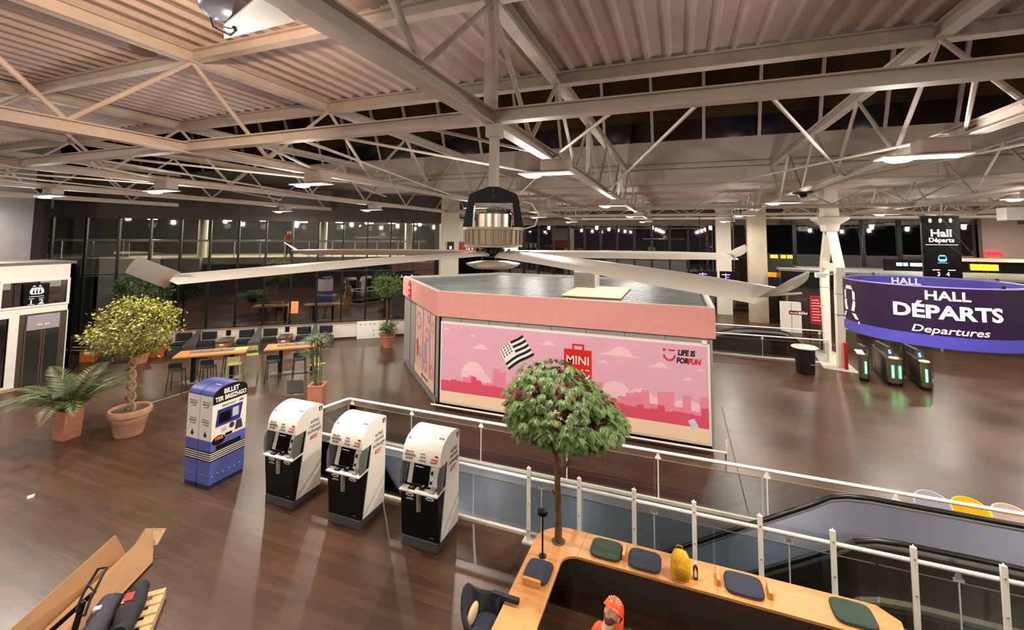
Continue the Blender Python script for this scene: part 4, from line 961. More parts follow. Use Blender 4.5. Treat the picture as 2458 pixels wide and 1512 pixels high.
# colourful lounge chairs past the far rail
def shellchair(rgb, nm):
    t = thing('lounge_chair', '', 'chair'); kw = dict(world=False)
    b = MB(); rings = []
    for i in range(17):
        k = i/16; a = R(-100+200*k)
        x, y = .24*math.sin(a), -.02+.22*math.cos(a); h = .84-.16*(abs(k-.5)*2)**2
        rings.append([(x*.94, y*.94, .44), (x*1.02, y*1.02, .44), (x*1.14, y*1.14, h), (x*1.04, y*1.04, h)])
    b.loft(rings, True, True); b.build('shell', mat('chair_'+nm, rgb, .45), t, smooth=50, **kw)
    b = MB(); b.rbox(-.22, -.22, .40, .22, .18, .46, .1, 5); b.build('seat', mat('chair_'+nm, rgb, .45), t, smooth=50, **kw)
    for x, y in ((-.17, -.17), (.17, -.17), (-.17, .15), (.17, .15)): MB().cyl((x*.9, y*.9, .41), (x*1.15, y*1.15, 0), .014, n=6).build('leg', DKGREY, t, **kw)
    return t
for x, rgb, nm, lb in ((4.32, (176, 178, 190), 'grey', 'pale grey lounge chair beyond the far rail, left of the yellow one'), (4.86, (244, 196, 20), 'yellow', 'bright yellow lounge chair beyond the far rail of the escalator'), (5.42, (214, 190, 176), 'beige', 'pale pink-beige lounge chair beyond the far rail, right of the yellow one')):
    c_ = shellchair(rgb, nm); c_.location = (x, 10.72, 0); c_['label'] = lb; c_['group'] = 'lounge chairs past the escalator rail'; c_.rotation_euler.z = R(-12)

# ================================================================ WOODEN BENCH COUNTER
ZBn = .75
t = thing('bench_counter', 'L-shaped pale oak counter with rounded corner and dark brown inner sides, bottom right', 'counter', (-2.0, 7.2, 0))
oc, ic = (-1.78, 7.06), (-1.52, 6.72)
outer = [(-2.25, 3.2), (-2.25, 7.03)]+[(-1.78-.47*math.cos(R(a)), 7.03+.47*math.sin(R(a))) for a in range(10, 91, 10)]+[(2.36, 7.5), (2.56, 7.3), (2.5, 6.9)]
inner = [(-1.52+.21*math.sin(R(a)), 6.70+.21*math.cos(R(a))) for a in range(0, -91, -15)]
top = outer+inner+[(-1.73, 3.2)]
b = MB()
o_, i_ = outer, inner+[(-1.73, 3.2)]
b.pz(top, ZBn-.035, ZBn); b.build('worktop', OAK, t)
sk = [(2.5, 6.9)]+inner+[(-1.73, 3.2)]
b = MB(); rings = []
for (x, y) in sk:
    if (x, y) == sk[0]: dx, dy = 0, .33
    elif (x, y) == sk[-1]: dx, dy = -.33, 0
    else: dx, dy = (x+1.52)/.21*.33 if x < -1.52 else 0, (y-6.70)/.21*.33 if y > 6.70 else 0
    rings.append([(x, y, ZBn-.035), (x+dx*.15, y+dy*.15, ZBn-.05), (x+dx, y+dy, 0), (x+dx, y+dy+.0, 0.0)][:3]+[(x+dx+(-.02 if dx else 0), y+dy+(.02 if dy else 0), ZBn-.06)])
b.loft(rings, True, True); b.build('inner_side', BENCHDK, t, smooth=50)
b = MB(); rings = [[(x*.995, y*.995, .0), (x, y, ZBn-.036), (x*.99-.0, y*.985, ZBn-.036), (x*.985, y*.98, 0)] for x, y in outer]; b.loft(rings, True, True); b.build('outer_side', BENCHDK, t, smooth=50)
b = MB(); b.box(-1.095, 6.92, ZBn, -1.09, 7.49, ZBn+.001) if False else b.bar((-1.53, 6.92, ZBn+.0005), (-1.49, 7.49, ZBn+.0005), .006, .003); b.bar((.42, 6.93, ZBn+.0005), (.42, 7.49, ZBn+.0005), .005, .003); b.build('board_joint', mat('joint_dark', (120, 76, 40), .6), t)
def pad(x, y, w, d, m_, label, rz=0, k=''):
    t = thing('seat_pad', label, 'seat pad', (x, y, ZBn+.0025), 'seat pads on the oak counter', R(rz)); b = MB()
    rings = []
    for z, ins in ((0, .02), (.012, 0), (.038, 0), (.05, .02), (.052, .05)):
        rings.append([((w/2-ins)*math.copysign(abs(math.cos(a))**.45, math.cos(a)), (d/2-ins)*math.copysign(abs(math.sin(a))**.45, math.sin(a)), z) for a in [2*math.pi*q/32 for q in range(32)]])
    b.loft(rings, True, True); b.build('cushion', m_, t, world=False, smooth=50)
    b = MB(); b.loft([[((w/2+e)*math.copysign(abs(math.cos(a))**.45, math.cos(a)), (d/2+e)*math.copysign(abs(math.sin(a))**.45, math.sin(a)), z) for a in [2*math.pi*q/32 for q in range(32)]] for z, e in ((.014, .0), (.022, .006), (.03, 0))])
    b.build('piping', BLACKF, t, world=False, smooth=50)
pad(-1.13, 7.19, .46, .42, GREENF, 'dark green seat pad on the oak counter, nearest the tree')
pad(-.56, 7.17, .46, .42, NAVY, 'navy seat pad on the oak counter, left of the yellow backpack')
pad(.76, 7.19, .48, .42, NAVY, 'navy seat pad on the oak counter, right of the yellow backpack')
pad(2.02, 7.19, .46, .42, GREENF, 'dark green seat pad on the oak counter, at its far right end')
pad(-1.98, 6.38, .37, .44, NAVY, 'navy seat pad on the left arm of the oak counter, under the black lamp', 0)
for x, y, w, d, lb in ((-.86, 7.2, .05, .26, 'small oak divider block between the green and navy pads nearest the tree'), (.44, 7.2, .05, .26, 'small oak divider block left of the navy pad behind the backpack'),
                       (1.08, 7.2, .05, .26, 'small oak divider block right of the navy pad, towards the right end'), (-2.0, 6.13, .26, .05, 'oak divider block in front of the navy pad on the left arm')):
    o = MB().rbox(x-w/2, y-d/2, ZBn, x+w/2, y+d/2, ZBn+.09, .01).build('divider_block', OAKX, smooth=30); tag(center(o), lb, 'divider', 'oak dividers on the counter')
t = thing('table_lamp', 'slim black lamp with a round disc head on the oak counter, left of the tree', 'lamp', (-2.02, 6.72, ZBn))
b = MB(); b.cyl((-2.02, 6.72, ZBn), (-2.02, 6.72, ZBn+.62), .014, n=10); b.build('pole', BLACK, t, smooth=40)
b = MB(); b.lathe([(.03, .60), (.075, .615), (.08, .65), (.075, .665), (.03, .67)], (-2.02, 6.72, ZBn), 20); b.build('lamp_head', BLKSAT, t, smooth=40)
b = MB(); b.lathe([(.06, 0), (.06, .012)], (-2.02, 6.72, ZBn), 16); b.build('base', BLACK, t)
b = MB(); b.lathe([(.11, 0), (.11, .006)], (-1.88, 7.13, ZBn-.002), 24); o = b.build('planter_hole', SOIL); tag(center(o), 'round soil-filled planting hole in the counter at the foot of the tree', 'planter')
# yellow backpack, bottle
t = thing('backpack', 'yellow backpack standing on the oak counter', 'backpack', (-.06, 7.05, ZBn))
YEL = mat('yellow_fabric', (226, 172, 30), .7, noise=.2, scale=20, bump=.3); YEL2 = mat('yellow_mesh', (190, 140, 20), .8, noise=.4, scale=90, bump=.5)
b = MB(); rings = []
for z, w, d in ((0, .11, .07), (.03, .13, .09), (.14, .14, .1), (.26, .125, .085), (.33, .09, .06), (.36, .04, .03)):
    rings.append([(-.06+w*math.copysign(abs(math.cos(a))**.7, math.cos(a)), 7.05+d*math.copysign(abs(math.sin(a))**.7, math.sin(a))+.06*z, ZBn+z) for a in [2*math.pi*q/20 for q in range(20)]])
b.loft(rings, True, True); b.build('bag_body', YEL, t, smooth=60)
b = MB(); b.ell((-.05, 6.955, ZBn+.12), (.1, .035, .10), 14, 8); b.build('front_pocket', YEL2, t, smooth=60)
b = MB(); b.tube([(-.12, 7.1, ZBn+.34), (-.1, 7.1, ZBn+.40), (-.04, 7.1, ZBn+.40), (-.02, 7.1, ZBn+.34)], .008, 6); b.build('handle', YEL2, t, smooth=60)
for s_ in (-1, 1): MB().tube([(-.06+s_*.07, 7.13, ZBn+.32), (-.06+s_*.09, 7.18, ZBn+.2), (-.06+s_*.1, 7.13, ZBn+.04)], .011, 6).build('strap', YEL2, t, smooth=60)
t = thing('water_bottle', 'small clear water bottle on the counter beside the yellow backpack', 'bottle', (.14, 7.1, ZBn))
MB().lathe([(.03, 0), (.034, .02), (.034, .15), (.014, .19), (.014, .2)], (.14, 7.1, ZBn), 16).build('bottle_body', CLEAR, t, smooth=40)
MB().lathe([(.016, .2), (.016, .225)], (.14, 7.1, ZBn), 12).build('cap', WHITE, t)
# black tub armchair
AX, AY = -2.41, 5.45
t = thing('armchair', 'black upholstered tub armchair with navy seat, cut by the bottom edge beside the counter', 'armchair', (AX, AY, 0))
b = MB(); rings = []
for i in range(17):
    a = R(62+220*i/16); c_, s_ = math.cos(a), math.sin(a); hgt = .82+.24*math.exp(-((a-math.pi)/.65)**2); ex = 0
    rings.append([(AX+.20*c_, AY+.21*s_, .12), (AX+.25*c_, AY+.27*s_, .12), (AX+.25*c_, AY+.32*s_, .7), (AX+.30*c_, AY+.34*s_, hgt-.03), (AX+.27*c_, AY+.31*s_, hgt), (AX+.22*c_, AY+.27*s_, hgt-.03)])
b.loft(rings, True, True); b.build('backrest', BLACKF, t, smooth=60)
for s_ in (-1, 1):
    b = MB(); b.loft([[(x, AY+s_*.30+dy, z) for dy, z in ((-.03, z0), (.03, z0), (.03, .83), (-.03, .83))] for x, z0 in ((AX-.02, .2), (AX+.13, .25), (AX+.15, .775), (AX+.36, .775))], True, True); b.build('armrest', BLACKF, t, smooth=30)
b = MB(); b.rbox(AX-.2, AY-.24, .3, AX+.14, AY+.24, .62, .12, 5); b.build('seat', NAVY, t, smooth=50)
b = MB(); b.ell((AX-.17, AY, .72), (.04, .17, .11), 12, 8); b.build('lumbar_cushion', mat('beige_fabric', (206, 180, 136), .8), t, smooth=50)
for x, y in ((-.16, -.18), (-.16, .18), (.1, -.18), (.1, .18)): MB().cyl((AX+x, AY+y, .3), (AX+x, AY+y, 0), .015, n=8).build('leg', BLACK, t)
# ================================================================ PLANTS
def leafcards(b, pts, size, rg, droop=0, aspect=.45, flatness=.6):
    for p in pts:
        a = rg.uniform(0, 2*math.pi); s_ = size*rg.uniform(.7, 1.25); ti = rg.gauss(0, flatness)
        d = Vector((math.cos(a)*math.cos(ti), math.sin(a)*math.cos(ti), math.sin(ti)-droop)).normalized()
        w = d.cross(Vector((rg.gauss(0, .4), rg.gauss(0, .4), 1))).normalized(); n_ = d.cross(w)
        p = Vector(p); b.add([p, p+d*s_*.5+w*s_*aspect*.5+n_*s_*.06, p+d*s_, p+d*s_*.5-w*s_*aspect*.5+n_*s_*.06], ((0, 1, 2, 3),))
def frond(b, p, d, length, rg, n=14, lw=.016, sag=.5, ll=.2):
    """one pinnate leaf: a curved rib with paired leaflets"""
    p = Vector(p); d = Vector(d).normalized(); pts = [p.copy()]
    for i in range(n):
        d = (d+Vector((0, 0, -sag/n))).normalized(); p = p+d*length/n; pts.append(p.copy())
    b.tube(pts, [lw*.35*(1-i/(n+2)) for i in range(n+1)], 4)
    for i in range(2, n+1):
        dd = (pts[i]-pts[i-1]).normalized(); sd = dd.cross(Vector((0, 0, 1)))
        if sd.length < .05: sd = Vector((1, 0, 0))
        sd.normalize(); L = ll*math.sin(math.pi*min(.97, .12+i/n*.85))+.02
        for e in (-1, 1):
            for h_ in (0, .5):
                q = pts[i-1].lerp(pts[i], h_); t_ = (sd*e+dd*.75+Vector((0, 0, -.15+rg.uniform(-.12, .12)))).normalized()
                b.add([q-dd*lw*.5, q+t_*L*.5+dd*lw*.5, q+t_*L, q+t_*L*.5-dd*lw*.5], ((0, 1, 2, 3),))
def square_pot(b, x, y, w, h, rz=0):
    Mx = Matrix.Translation((x, y, 0)) @ Matrix.Rotation(rz, 4, 'Z'); r0, r1 = w/2*.9, w/2
    q = lambda r, z: [Mx @ Vector((sx*r, sy*r, z)) for sx, sy in ((-1, -1), (1, -1), (1, 1), (-1, 1))]
    b.loft([q(r0, 0), q(r1, h-.05), q(r1+.01, h-.04), q(r1+.01, h), q(r1-.05, h), q(r1-.06, h-.09)], True, True)
# palm in square pot, far left
t = thing('potted_palm', 'feathery palm in a square terracotta pot, nearest the elevator', 'potted plant', (-15.75, 7.25, 0))
b = MB(); square_pot(b, -15.75, 7.25, .44, .74, R(8)); b.build('pot', TERRA, t)
b = MB(); b.lathe([(.15, .66), (.15, .665)], (-15.75, 7.25, 0), 8); b.build('soil', SOIL, t)
rg = random.Random(11); b = MB()
for k in range(24):
    a = R(15*k+rg.uniform(-8, 8)); el = rg.uniform(1.0, 2.6); d = Vector((math.cos(a), math.sin(a), el*1.15))
    base = Vector((-15.75+.08*math.cos(a), 7.25+.08*math.sin(a), .68)); frond(b, base, d, rg.uniform(1.4, 2.15), rg, 20, .035, 1.75, .36)
b.build('fronds', LEAF3, t)
b = MB()
for k in range(9):
    a = R(40*k); b.tube([(-15.75+.07*math.cos(a), 7.25+.07*math.sin(a), .72), (-15.75+.12*math.cos(a), 7.25+.12*math.sin(a), 1.3)], [.02, .01], 6)
b.build('stems', mat('stem_green', (96, 92, 44), .7), t)
# braided ficus in big round pot
fx, fy = -14.45, 8.0
t = thing('potted_ficus', 'yellow-green ficus tree with braided trunk in a big round terracotta pot', 'potted tree', (fx, fy, 0))
MB().lathe([(.30, 0), (.32, .04), (.39, .38), (.41, .40), (.43, .55), (.48, .56), (.50, .64), (.48, .72), (.43, .72), (.41, .64)], (fx, fy, 0), 36).build('pot', TERRA2, t, smooth=40)
MB().lathe([(.42, .64), (.42, .66)], (fx, fy, 0), 24).build('soil', SOIL, t)
b = MB()
for s_ in (0, 1):
    pts = []
    for i in range(46):
        k = i/45; z = .62+1.55*k; a = 2*math.pi*(k*2.6+s_/2); r = .10*(1-.3*k)
        pts.append((fx+r*math.cos(a)-.05*k, fy+r*math.sin(a), z))
    b.tube(pts, [.04-.012*i/45 for i in range(46)], 8)
cr = Vector((fx-.05, fy, 2.95)); rg = random.Random(5)
for k in range(46):
    a = rg.uniform(0, 2*math.pi); el = rg.uniform(-.25, 1.3); d = Vector((math.cos(a)*math.cos(el), math.sin(a)*math.cos(el), math.sin(el)*.6)); L = rg.uniform(.6, 1.3)
    p0 = Vector((fx-.05, fy, 2.1)); p2 = p0+Vector((d.x*L, d.y*L, .35+d.z*L)); p1 = (p0+p2)/2+Vector((rg.gauss(0, .06), rg.gauss(0, .06), .12)); b.tube([p0, p1, p2], [.022, .012, .004], 5)
b.build('trunk', BARK2, t, smooth=50)
b = MB(); pts = []
for k in range(270):                               # twig clusters on an oblate crown
    a = rg.uniform(0, 2*math.pi); u_ = rg.uniform(-1, 1); rr = (rg.uniform(.45, 1))**.4
    c_ = Vector((1.08*rr*math.cos(a)*math.sqrt(1-u_*u_), 1.05*rr*math.sin(a)*math.sqrt(1-u_*u_), .80*rr*u_))
    if c_.z < -.3 and rg.random() < .4: c_.x *= .6; c_.y *= .6
    for j in range(17): pts.append(cr+c_+Vector((rg.gauss(0, .09), rg.gauss(0, .09), rg.gauss(0, .07))))
leafcards(b, pts, .105, rg, .35, .55); b.build('foliage', LEAF2, t)
# second square pot with a fan-leaved plant
t = thing('potted_palm', 'small spiky palm in a terracotta cube pot behind the first ticket machine', 'potted plant', (-10.87, 11.2, 0))
b = MB(); square_pot(b, -10.87, 11.2, .46, .84, R(25)); b.build('pot', TERRA, t); MB().lathe([(.2, .78), (.2, .79)], (-10.87, 11.2, 0), 8).build('soil', SOIL, t)
b = MB(); rg = random.Random(3)
for k in range(9):
    p0 = Vector((-10.87+rg.uniform(-.1, .1), 11.2+rg.uniform(-.1, .1), .78)); p1 = p0+Vector((rg.uniform(-.15, .15), rg.uniform(-.15, .15), rg.uniform(.9, 1.5))); b.tube([p0, p1], .014, 5)
    for j in range(5):
        a = rg.uniform(0, 6.28); c0 = p1+Vector((math.cos(a)*.15, math.sin(a)*.15, .08)); b.tube([p1-Vector((0, 0, .1*j)), c0], .005, 4)
        for i in range(9):
            g_ = a+R(-100+25*i); d = Vector((math.cos(g_), math.sin(g_), rg.uniform(-.35, .35))).normalized(); w = d.cross(Vector((0, 0, 1))).normalized(); L = rg.uniform(.24, .36)
            b.add([c0, c0+d*L*.5+w*.02, c0+d*L, c0+d*L*.5-w*.02], ((0, 1, 2, 3),))
b.build('foliage', LEAF3, t)
def round_tree(name, label, x, y, z0, zc, rx, rz, leaf, seed, n=170, trunk=.05, size=.11, pot=None, sz=1.0):
    t = thing(name, label, 'potted tree', (x, y, 0)); rg = random.Random(seed)
    if pot: MB().lathe([(.24*sz, 0), (.33*sz, .5), (.36*sz, .52), (.36*sz, .58), (.31*sz, .58), (.3*sz, .5)], (x, y, 0), 24).build('pot', pot, t, smooth=40)
    b = MB(); b.tube([(x, y, z0), (x+.04, y, (z0+zc)/2), (x, y, zc)], [trunk, trunk*.8, trunk*.4], 8)
    for k in range(14):
        a = rg.uniform(0, 6.28); b.tube([(x, y, zc-rz*.7), (x+rx*.7*math.cos(a), y+rx*.7*math.sin(a), zc+rz*rg.uniform(-.3, .6))], [trunk*.4, .005], 5)
    b.build('trunk', BARK, t, smooth=50)
    b = MB(); pts = []
    for k in range(n):
        a = rg.uniform(0, 6.28); u_ = rg.uniform(-1, 1); rr = rg.uniform(.4, 1)**.4; s_ = math.sqrt(1-u_*u_)
        for j in range(12): pts.append((x+rx*rr*math.cos(a)*s_+rg.gauss(0, .08), y+rx*rr*math.sin(a)*s_+rg.gauss(0, .08), zc+rz*rr*u_+rg.gauss(0, .06)))
    leafcards(b, pts, size, rg, .3, .5); b.build('foliage', leaf, t); return t
round_tree('potted_tree', 'round-headed green tree in a terracotta pot beside the left corner of the pink shop', -14.15, 19.1, .5, 3.0, .75, .62, LEAF, 21, 150, .06, pot=TERRA)
round_tree('potted_shrub', 'low leafy shrub in a terracotta pot at the foot of the round-headed tree', -13.75, 18.7, .5, .95, .42, .28, LEAF, 22, 60, .02, pot=TERRA)
round_tree('potted_tree', 'dark green bushy tree by the glass front, behind the yellow-green ficus', -22.0, 12.4, .4, 3.0, 1.0, .95, LEAF4, 23, 210, .05, .15, pot=TERRA, sz=1.1)
# tree growing out of the oak counter
tx, ty = -1.88, 7.13
t = thing('indoor_tree', 'small fern-leaved tree growing through the rounded corner of the oak counter', 'tree', (tx, ty, ZBn))
rg = random.Random(42); b = MB()
def limb(p, r, n=6):
    q = []; p = [Vector(v) for v in p]
    for i in range(len(p)-1):
        for k in range(n): q.append(p[i].lerp(p[i+1], k/n)+Vector((rg.gauss(0, .007), rg.gauss(0, .007), 0)))
    q.append(p[-1]); m_ = len(q); b.tube(q, [r[0]+(r[1]-r[0])*i/(m_-1) for i in range(m_)], 9)
limb([(tx, ty, ZBn-.02), (tx+.0, ty, 1.15), (tx-.02, ty, 1.75)], [.062, .045])
limb([(tx-.02, ty, 1.6), (tx-.03, ty, 2.1), (tx-.02, ty, 2.45)], [.045, .03]); limb([(tx-.02, ty, 1.95), (tx-.13, ty-.03, 2.35), (tx-.25, ty, 2.6)], [.03, .02])
limb([(tx-.02, ty, 1.7), (tx+.16, ty+.02, 1.98), (tx+.34, ty, 2.2), (tx+.52, ty, 2.5)], [.036, .018]); limb([(tx+.2, ty, 2.0), (tx+.36, ty+.12, 2.2), (tx+.56, ty+.1, 2.42)], [.018, .012])
limb([(tx-.0, ty, 2.1), (tx+.1, ty+.02, 2.3), (tx+.14, ty, 2.6)], [.022, .014]); limb([(tx-.05, ty, 1.42), (tx-.10, ty, 1.52)], [.018, .014])
b.build('trunk', BARK, t, smooth=60)
tw = MB(); fr = MB(); cc = Vector((tx+.10, ty, 2.82)); hubs = [Vector((tx-.02, ty, 2.45)), Vector((tx-.25, ty, 2.6)), Vector((tx+.52, ty, 2.5)), Vector((tx+.14, ty, 2.6))]
for k in range(760):
    a = rg.uniform(0, 6.28); u_ = rg.uniform(-.85, 1); s_ = math.sqrt(max(0, 1-u_*u_)); rr = rg.uniform(.5, 1)**.5
    zz = 1.0*u_ if u_ > 0 else .42*u_
    c_ = cc+Vector((.98*rr*math.cos(a)*s_-.05*u_, .85*rr*math.sin(a)*s_, .93*rr*zz-.06))
    if u_ > 0: c_.z -= .42*max(0, c_.x-(tx-.25))*u_**.5
    h_ = min(hubs, key=lambda q: (q-c_).length); m_ = (h_+c_)/2+Vector((0, 0, .08)); tw.tube([h_, m_, c_], [.006, .004, .002], 3)
    for j in range(4):
        g_ = a+rg.uniform(-1.1, 1.1); frond(fr, c_, (math.cos(g_), math.sin(g_), rg.uniform(-.2, .5)), rg.uniform(.12, .20), rg, 6, .015, 1.6, .042)
tw.build('twigs', BARK, t); fr.build('foliage', LEAF, t)

# ================================================================ TABLES AND STOOLS BY THE GLASS FRONT
def high_table(x, y, rz, L, label):
    t = thing('high_table', label, 'table', (x, y, 0), 'high tables by the glass front', rz); kw = dict(world=False)
    b = MB(); b.rbox(0, 0, 1.04, L, .95, 1.10, .01); tp = b.build('tabletop', OAKX, t, **kw)
    b = MB(); b.box(.42, .40, 1.10, L-.45, .72, 1.13); tr_ = b.build('service_strip', mat('strip_grey', (120, 118, 116), .5), tp, **kw)
    b = MB()
    for k in range(3): b.lathe([(.05, 1.13), (.05, 1.135)], (.75+.35*k, .50, 0), 14)
    b.build('socket', BLACK, tr_, **kw)
    b = MB(); b.box(L-.45, .40, 1.10, L, .72, 1.105); b.build('pale_board', mat('pale_board', (226, 200, 140), .5), tp, **kw)
    for xx in (.55, L-.5):
        b = MB(); b.box(xx-.06, .38, 0, xx+.06, .62, 1.04); b.build('leg', BLACK, t, **kw)
    b = MB(); b.box(.2, .3, .0, L-.2, .7, .04); b.build('base_plate', mat('base_grey', (140, 134, 126), .5, .3), t, **kw)
    return t
high_table(-17.3, 10.8, R(43), 2.3, 'high oak table with a grey socket strip, nearer the braided ficus')
high_table(-15.2, 12.82, R(41), 2.2, 'high oak table with a grey socket strip, nearer the pink shop')
def stool(c):
    t = thing('bar_stool', '', 'stool'); kw = dict(world=False)
    SM = mat('stool_black', (26, 27, 30), .45) if c == 'black' else mat('stool_lime', (172, 170, 104), .5)
    b = MB(); b.rbox(-.22, -.21, .74, .22, .20, .775, .05)
    for k in range(5): b.box(-.19, -.16+.07*k, .77, .19, -.12+.07*k, .776)
    b.build('seat', SM, t, smooth=30, **kw)
    b = MB(); b.prism([(-.2, .88), (.2, .88), (.2, 1.03), (.17, 1.06), (-.17, 1.06), (-.2, 1.03)], lambda p: (p[0], -.235+.04*(1-(p[0]/.2)**2)*-1, p[1]), lambda p: (p[0], -.215, p[1])); b.build('backrest', SM, t, **kw)
    for sx, sy in ((-1, -1), (1, -1), (-1, 1), (1, 1)):
        top = (sx*.19, -.22, 1.0) if sy < 0 else (sx*.19, .17, .76)
        MB().tube([top, (sx*.19, sy*.18, .76), (sx*.235, sy*.25, 0)], .015, 6).build('leg', SM, t, smooth=40, **kw)
    b = MB(); b.tube([(-.215, -.22, .28), (-.215, .22, .28), (.215, .22, .28), (.215, -.22, .28)], .009, 6); b.build('footrest', SM, t, **kw)
    return t
sb, sl = stool('black'), stool('lime'); used = set()
def place(src, x, y, rz, label):
    o = src if src.name not in used else copy_tree(src); used.add(src.name)
    o.location = (x, y, 0); o.rotation_euler.z = R(rz); o['label'] = label; o['group'] = 'stools around the high tables'
g = 42
place(sb, -16.75, 10.65, g, 'black bar stool, front left of the table nearer the ficus'); place(sb, -16.15, 11.35, g, 'black bar stool, front middle of the table nearer the ficus')
place(sl, -15.62, 11.95, g+4, 'lime-green bar stool on the front side of the table nearer the ficus'); place(sb, -17.55, 12.1, g+180, 'black bar stool on the glass side of the table nearer the ficus, left')
place(sb, -16.9, 12.75, g+180, 'black bar stool on the glass side of the table nearer the ficus, right'); place(sl, -16.15, 13.1, g+190, 'lime-green bar stool on the glass side, between the two high tables')
place(sb, -14.55, 12.72, g-2, 'black bar stool, front left of the table nearer the pink shop'); place(sb, -13.9, 13.35, g-2, 'black bar stool, front middle of the table nearer the pink shop')
place(sl, -12.75, 13.1, g-30, 'lime-green bar stool behind the small spiky palm')
o = MB().add([(-14.1, 12.98, .0), (-13.0, 11.98, .0), (-12.55, 12.3, .0), (-13.65, 13.3, .0), (-14.1, 12.98, .012), (-13.0, 11.98, .012), (-12.55, 12.3, .012), (-13.65, 13.3, .012)], ((3, 2, 1, 0), (4, 5, 6, 7), (0, 1, 5, 4), (1, 2, 6, 5), (2, 3, 7, 6), (3, 0, 4, 7))).build('floor_mat', BLACK)
tag(center(o), 'black rectangular mat on the floor beside the small spiky palm', 'mat')
# booths against the low white wall: dark wedge screens with black seats and oak front panels
def booth(tw_, label):
    t = thing('booth_seat', label, 'booth', wp(tw_, 1.0), 'dark booths along the glass front'); 
    def P(a, n_, z): a *= .9; return wp(tw_+a, n_, z)
    b = MB()
    for n0, n1 in ((0.02, 1.35),):
        b.add([P(-.05, n0, .92), P(.05, n0, .92), P(-.30, n1, .40), P(.30, n1, .40), P(-.05, n0, 0), P(.05, n0, 0), P(-.30, n1, 0), P(.30, n1, 0)], ((0, 1, 3, 2), (0, 2, 6, 4), (1, 5, 7, 3), (2, 3, 7, 6), (4, 6, 7, 5), (0, 4, 5, 1)))
    b.build('wedge_screen', mat('booth_grey', (74, 70, 66), .6, noise=.15), t)
    for e in (-1, 1):
        b = MB(); q = [P(e*.22, .35, .5), P(e*.95, .45, .5), P(e*.9, .62, .5), P(e*.30, .62, .5)]; q2 = [v+Vector((0, 0, .35)) for v in q]; b.loft([q, q2], True, True); b.build('backrest', BLACKF, t)
        b = MB(); q = [P(e*.24, .6, .30), P(e*.92, .6, .30), P(e*.92, 1.05, .30), P(e*.34, 1.2, .30)]; q2 = [v+Vector((0, 0, .16)) for v in q]; b.loft([q, q2], True, True); b.build('seat', BLACKF, t)
    b = MB(); q = [P(-1.0, .2, 0), P(1.0, .2, 0), P(1.0, 1.25, 0), P(-1.0, 1.25, 0)]; q2 = [v+Vector((0, 0, .29)) for v in q]; b.loft([q, q2], True, True); b.build('base', mat('booth_base', (62, 60, 58), .6), t)
for a, lb in ((-12.2, 'dark booth seat beside the elevator'), (-9.7, 'dark booth seat behind the yellow-green ficus'), (-7.25, 'dark booth seat behind the table nearer the ficus'), (-4.6, 'dark booth seat in the middle of the white wall, between the two high tables'), (-2.0, 'dark booth seat behind the table nearer the pink shop')): booth(a, lb)
for a, lb in ((-10.95, 'low orange wooden cabinet between the elevator and the ficus'), (-8.5, 'low orange wooden cabinet behind the palm'), (-5.9, 'low orange wooden cabinet with a small white sticker between the high tables'), (-3.3, 'low orange wooden cabinet right of the middle booth')):
    t = thing('low_cabinet', lb, 'cabinet', wp(a, 1.0), 'low cabinets between the booths')
    b = MB(); b.rbox(a-.27, -1.5, 0, a+.27, -.5, .5, .02, 2, MW); b.build('body', mat('orange_wood', (176, 100, 44), .5, noise=.15), t)
    b = MB(); b.box(a-.29, -1.54, .5, a+.29, -.46, .54, MW); b.build('top', mat('dark_top', (56, 50, 46), .4), t)
    b = MB(); b.box(a-.1, -1.51, .36, a+.08, -1.5, .44, MW); b.build('sticker', WHITE, t)
for a, z, w, h_, m_, lb, ct in ((-6.02, .66, .2, .26, BLACK, 'small black notice on the white wall left of the middle booth', 'notice'), (-3.37, .68, .2, .26, BLACK, 'small black notice on the white wall right of the middle booth', 'notice'),
                            (-3.13, 1.78, .46, .62, mat('orange_poster', (230, 150, 96), .5), 'orange poster taped to the glass front above the high tables', 'poster')):
    n_ = -.02 if z < 1 else -.02
    b = MB(); b.box(a-w/2, -.03 if z < 1 else .04, z-h_/2, a+w/2, -.005 if z < 1 else .055, z+h_/2, MW); o = b.build('wall_notice' if z < 1 else 'window_poster', m_); tag(center(o), lb, ct)
t = thing('white_panel', 'white perforated panel standing against the wall left of the potted round-headed tree', 'panel', wp(.9, .2))
b = MB(); b.box(.05, -.2, 0, 1.75, -.12, .92, MW); b.build('board', WHITE, t)
b = MB()
for k in range(6): b.box(.2+.25*k, -.21, .74, .26+.25*k, -.2, .78, MW)
for k in range(2): b.box(.9+.3*k, -.21, .4, .96+.3*k, -.2, .44, MW); b.box(.9+.3*k, -.21, .15, .96+.3*k, -.2, .19, MW)
b.build('hole', DKGREY, t)

# ================================================================ REFLECTED MEZZANINE, BUILT AS SOLID PARTS BEYOND THE GLASS FRONT
b = MB(); b.box(-22, 7.6, 3.62, 4.6, 16, 4.05, MW); struct(b.build('floor', mat('reflected_mezzanine_slab', (176, 168, 150), .6)), 'pale floor slab of the reflected mezzanine, built beyond the glass')
b = MB(); b.box(-22, 15, 4.05, 8, 15.3, 7.2, MW); struct(b.build('wall_back', mat('reflected_mezz_wall', (52, 50, 46), .7, noise=.5, scale=.5)), 'back wall of the reflected mezzanine, built beyond the glass')
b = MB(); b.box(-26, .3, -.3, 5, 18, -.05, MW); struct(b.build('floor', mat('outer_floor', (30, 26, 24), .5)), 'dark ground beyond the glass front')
b = MB(); b.box(-26, .3, 6.6, 8, 16, 6.7, MW); struct(b.build('ceiling', mat('outer_ceiling', (40, 38, 36), .8)), 'dark ceiling beyond the glass front')
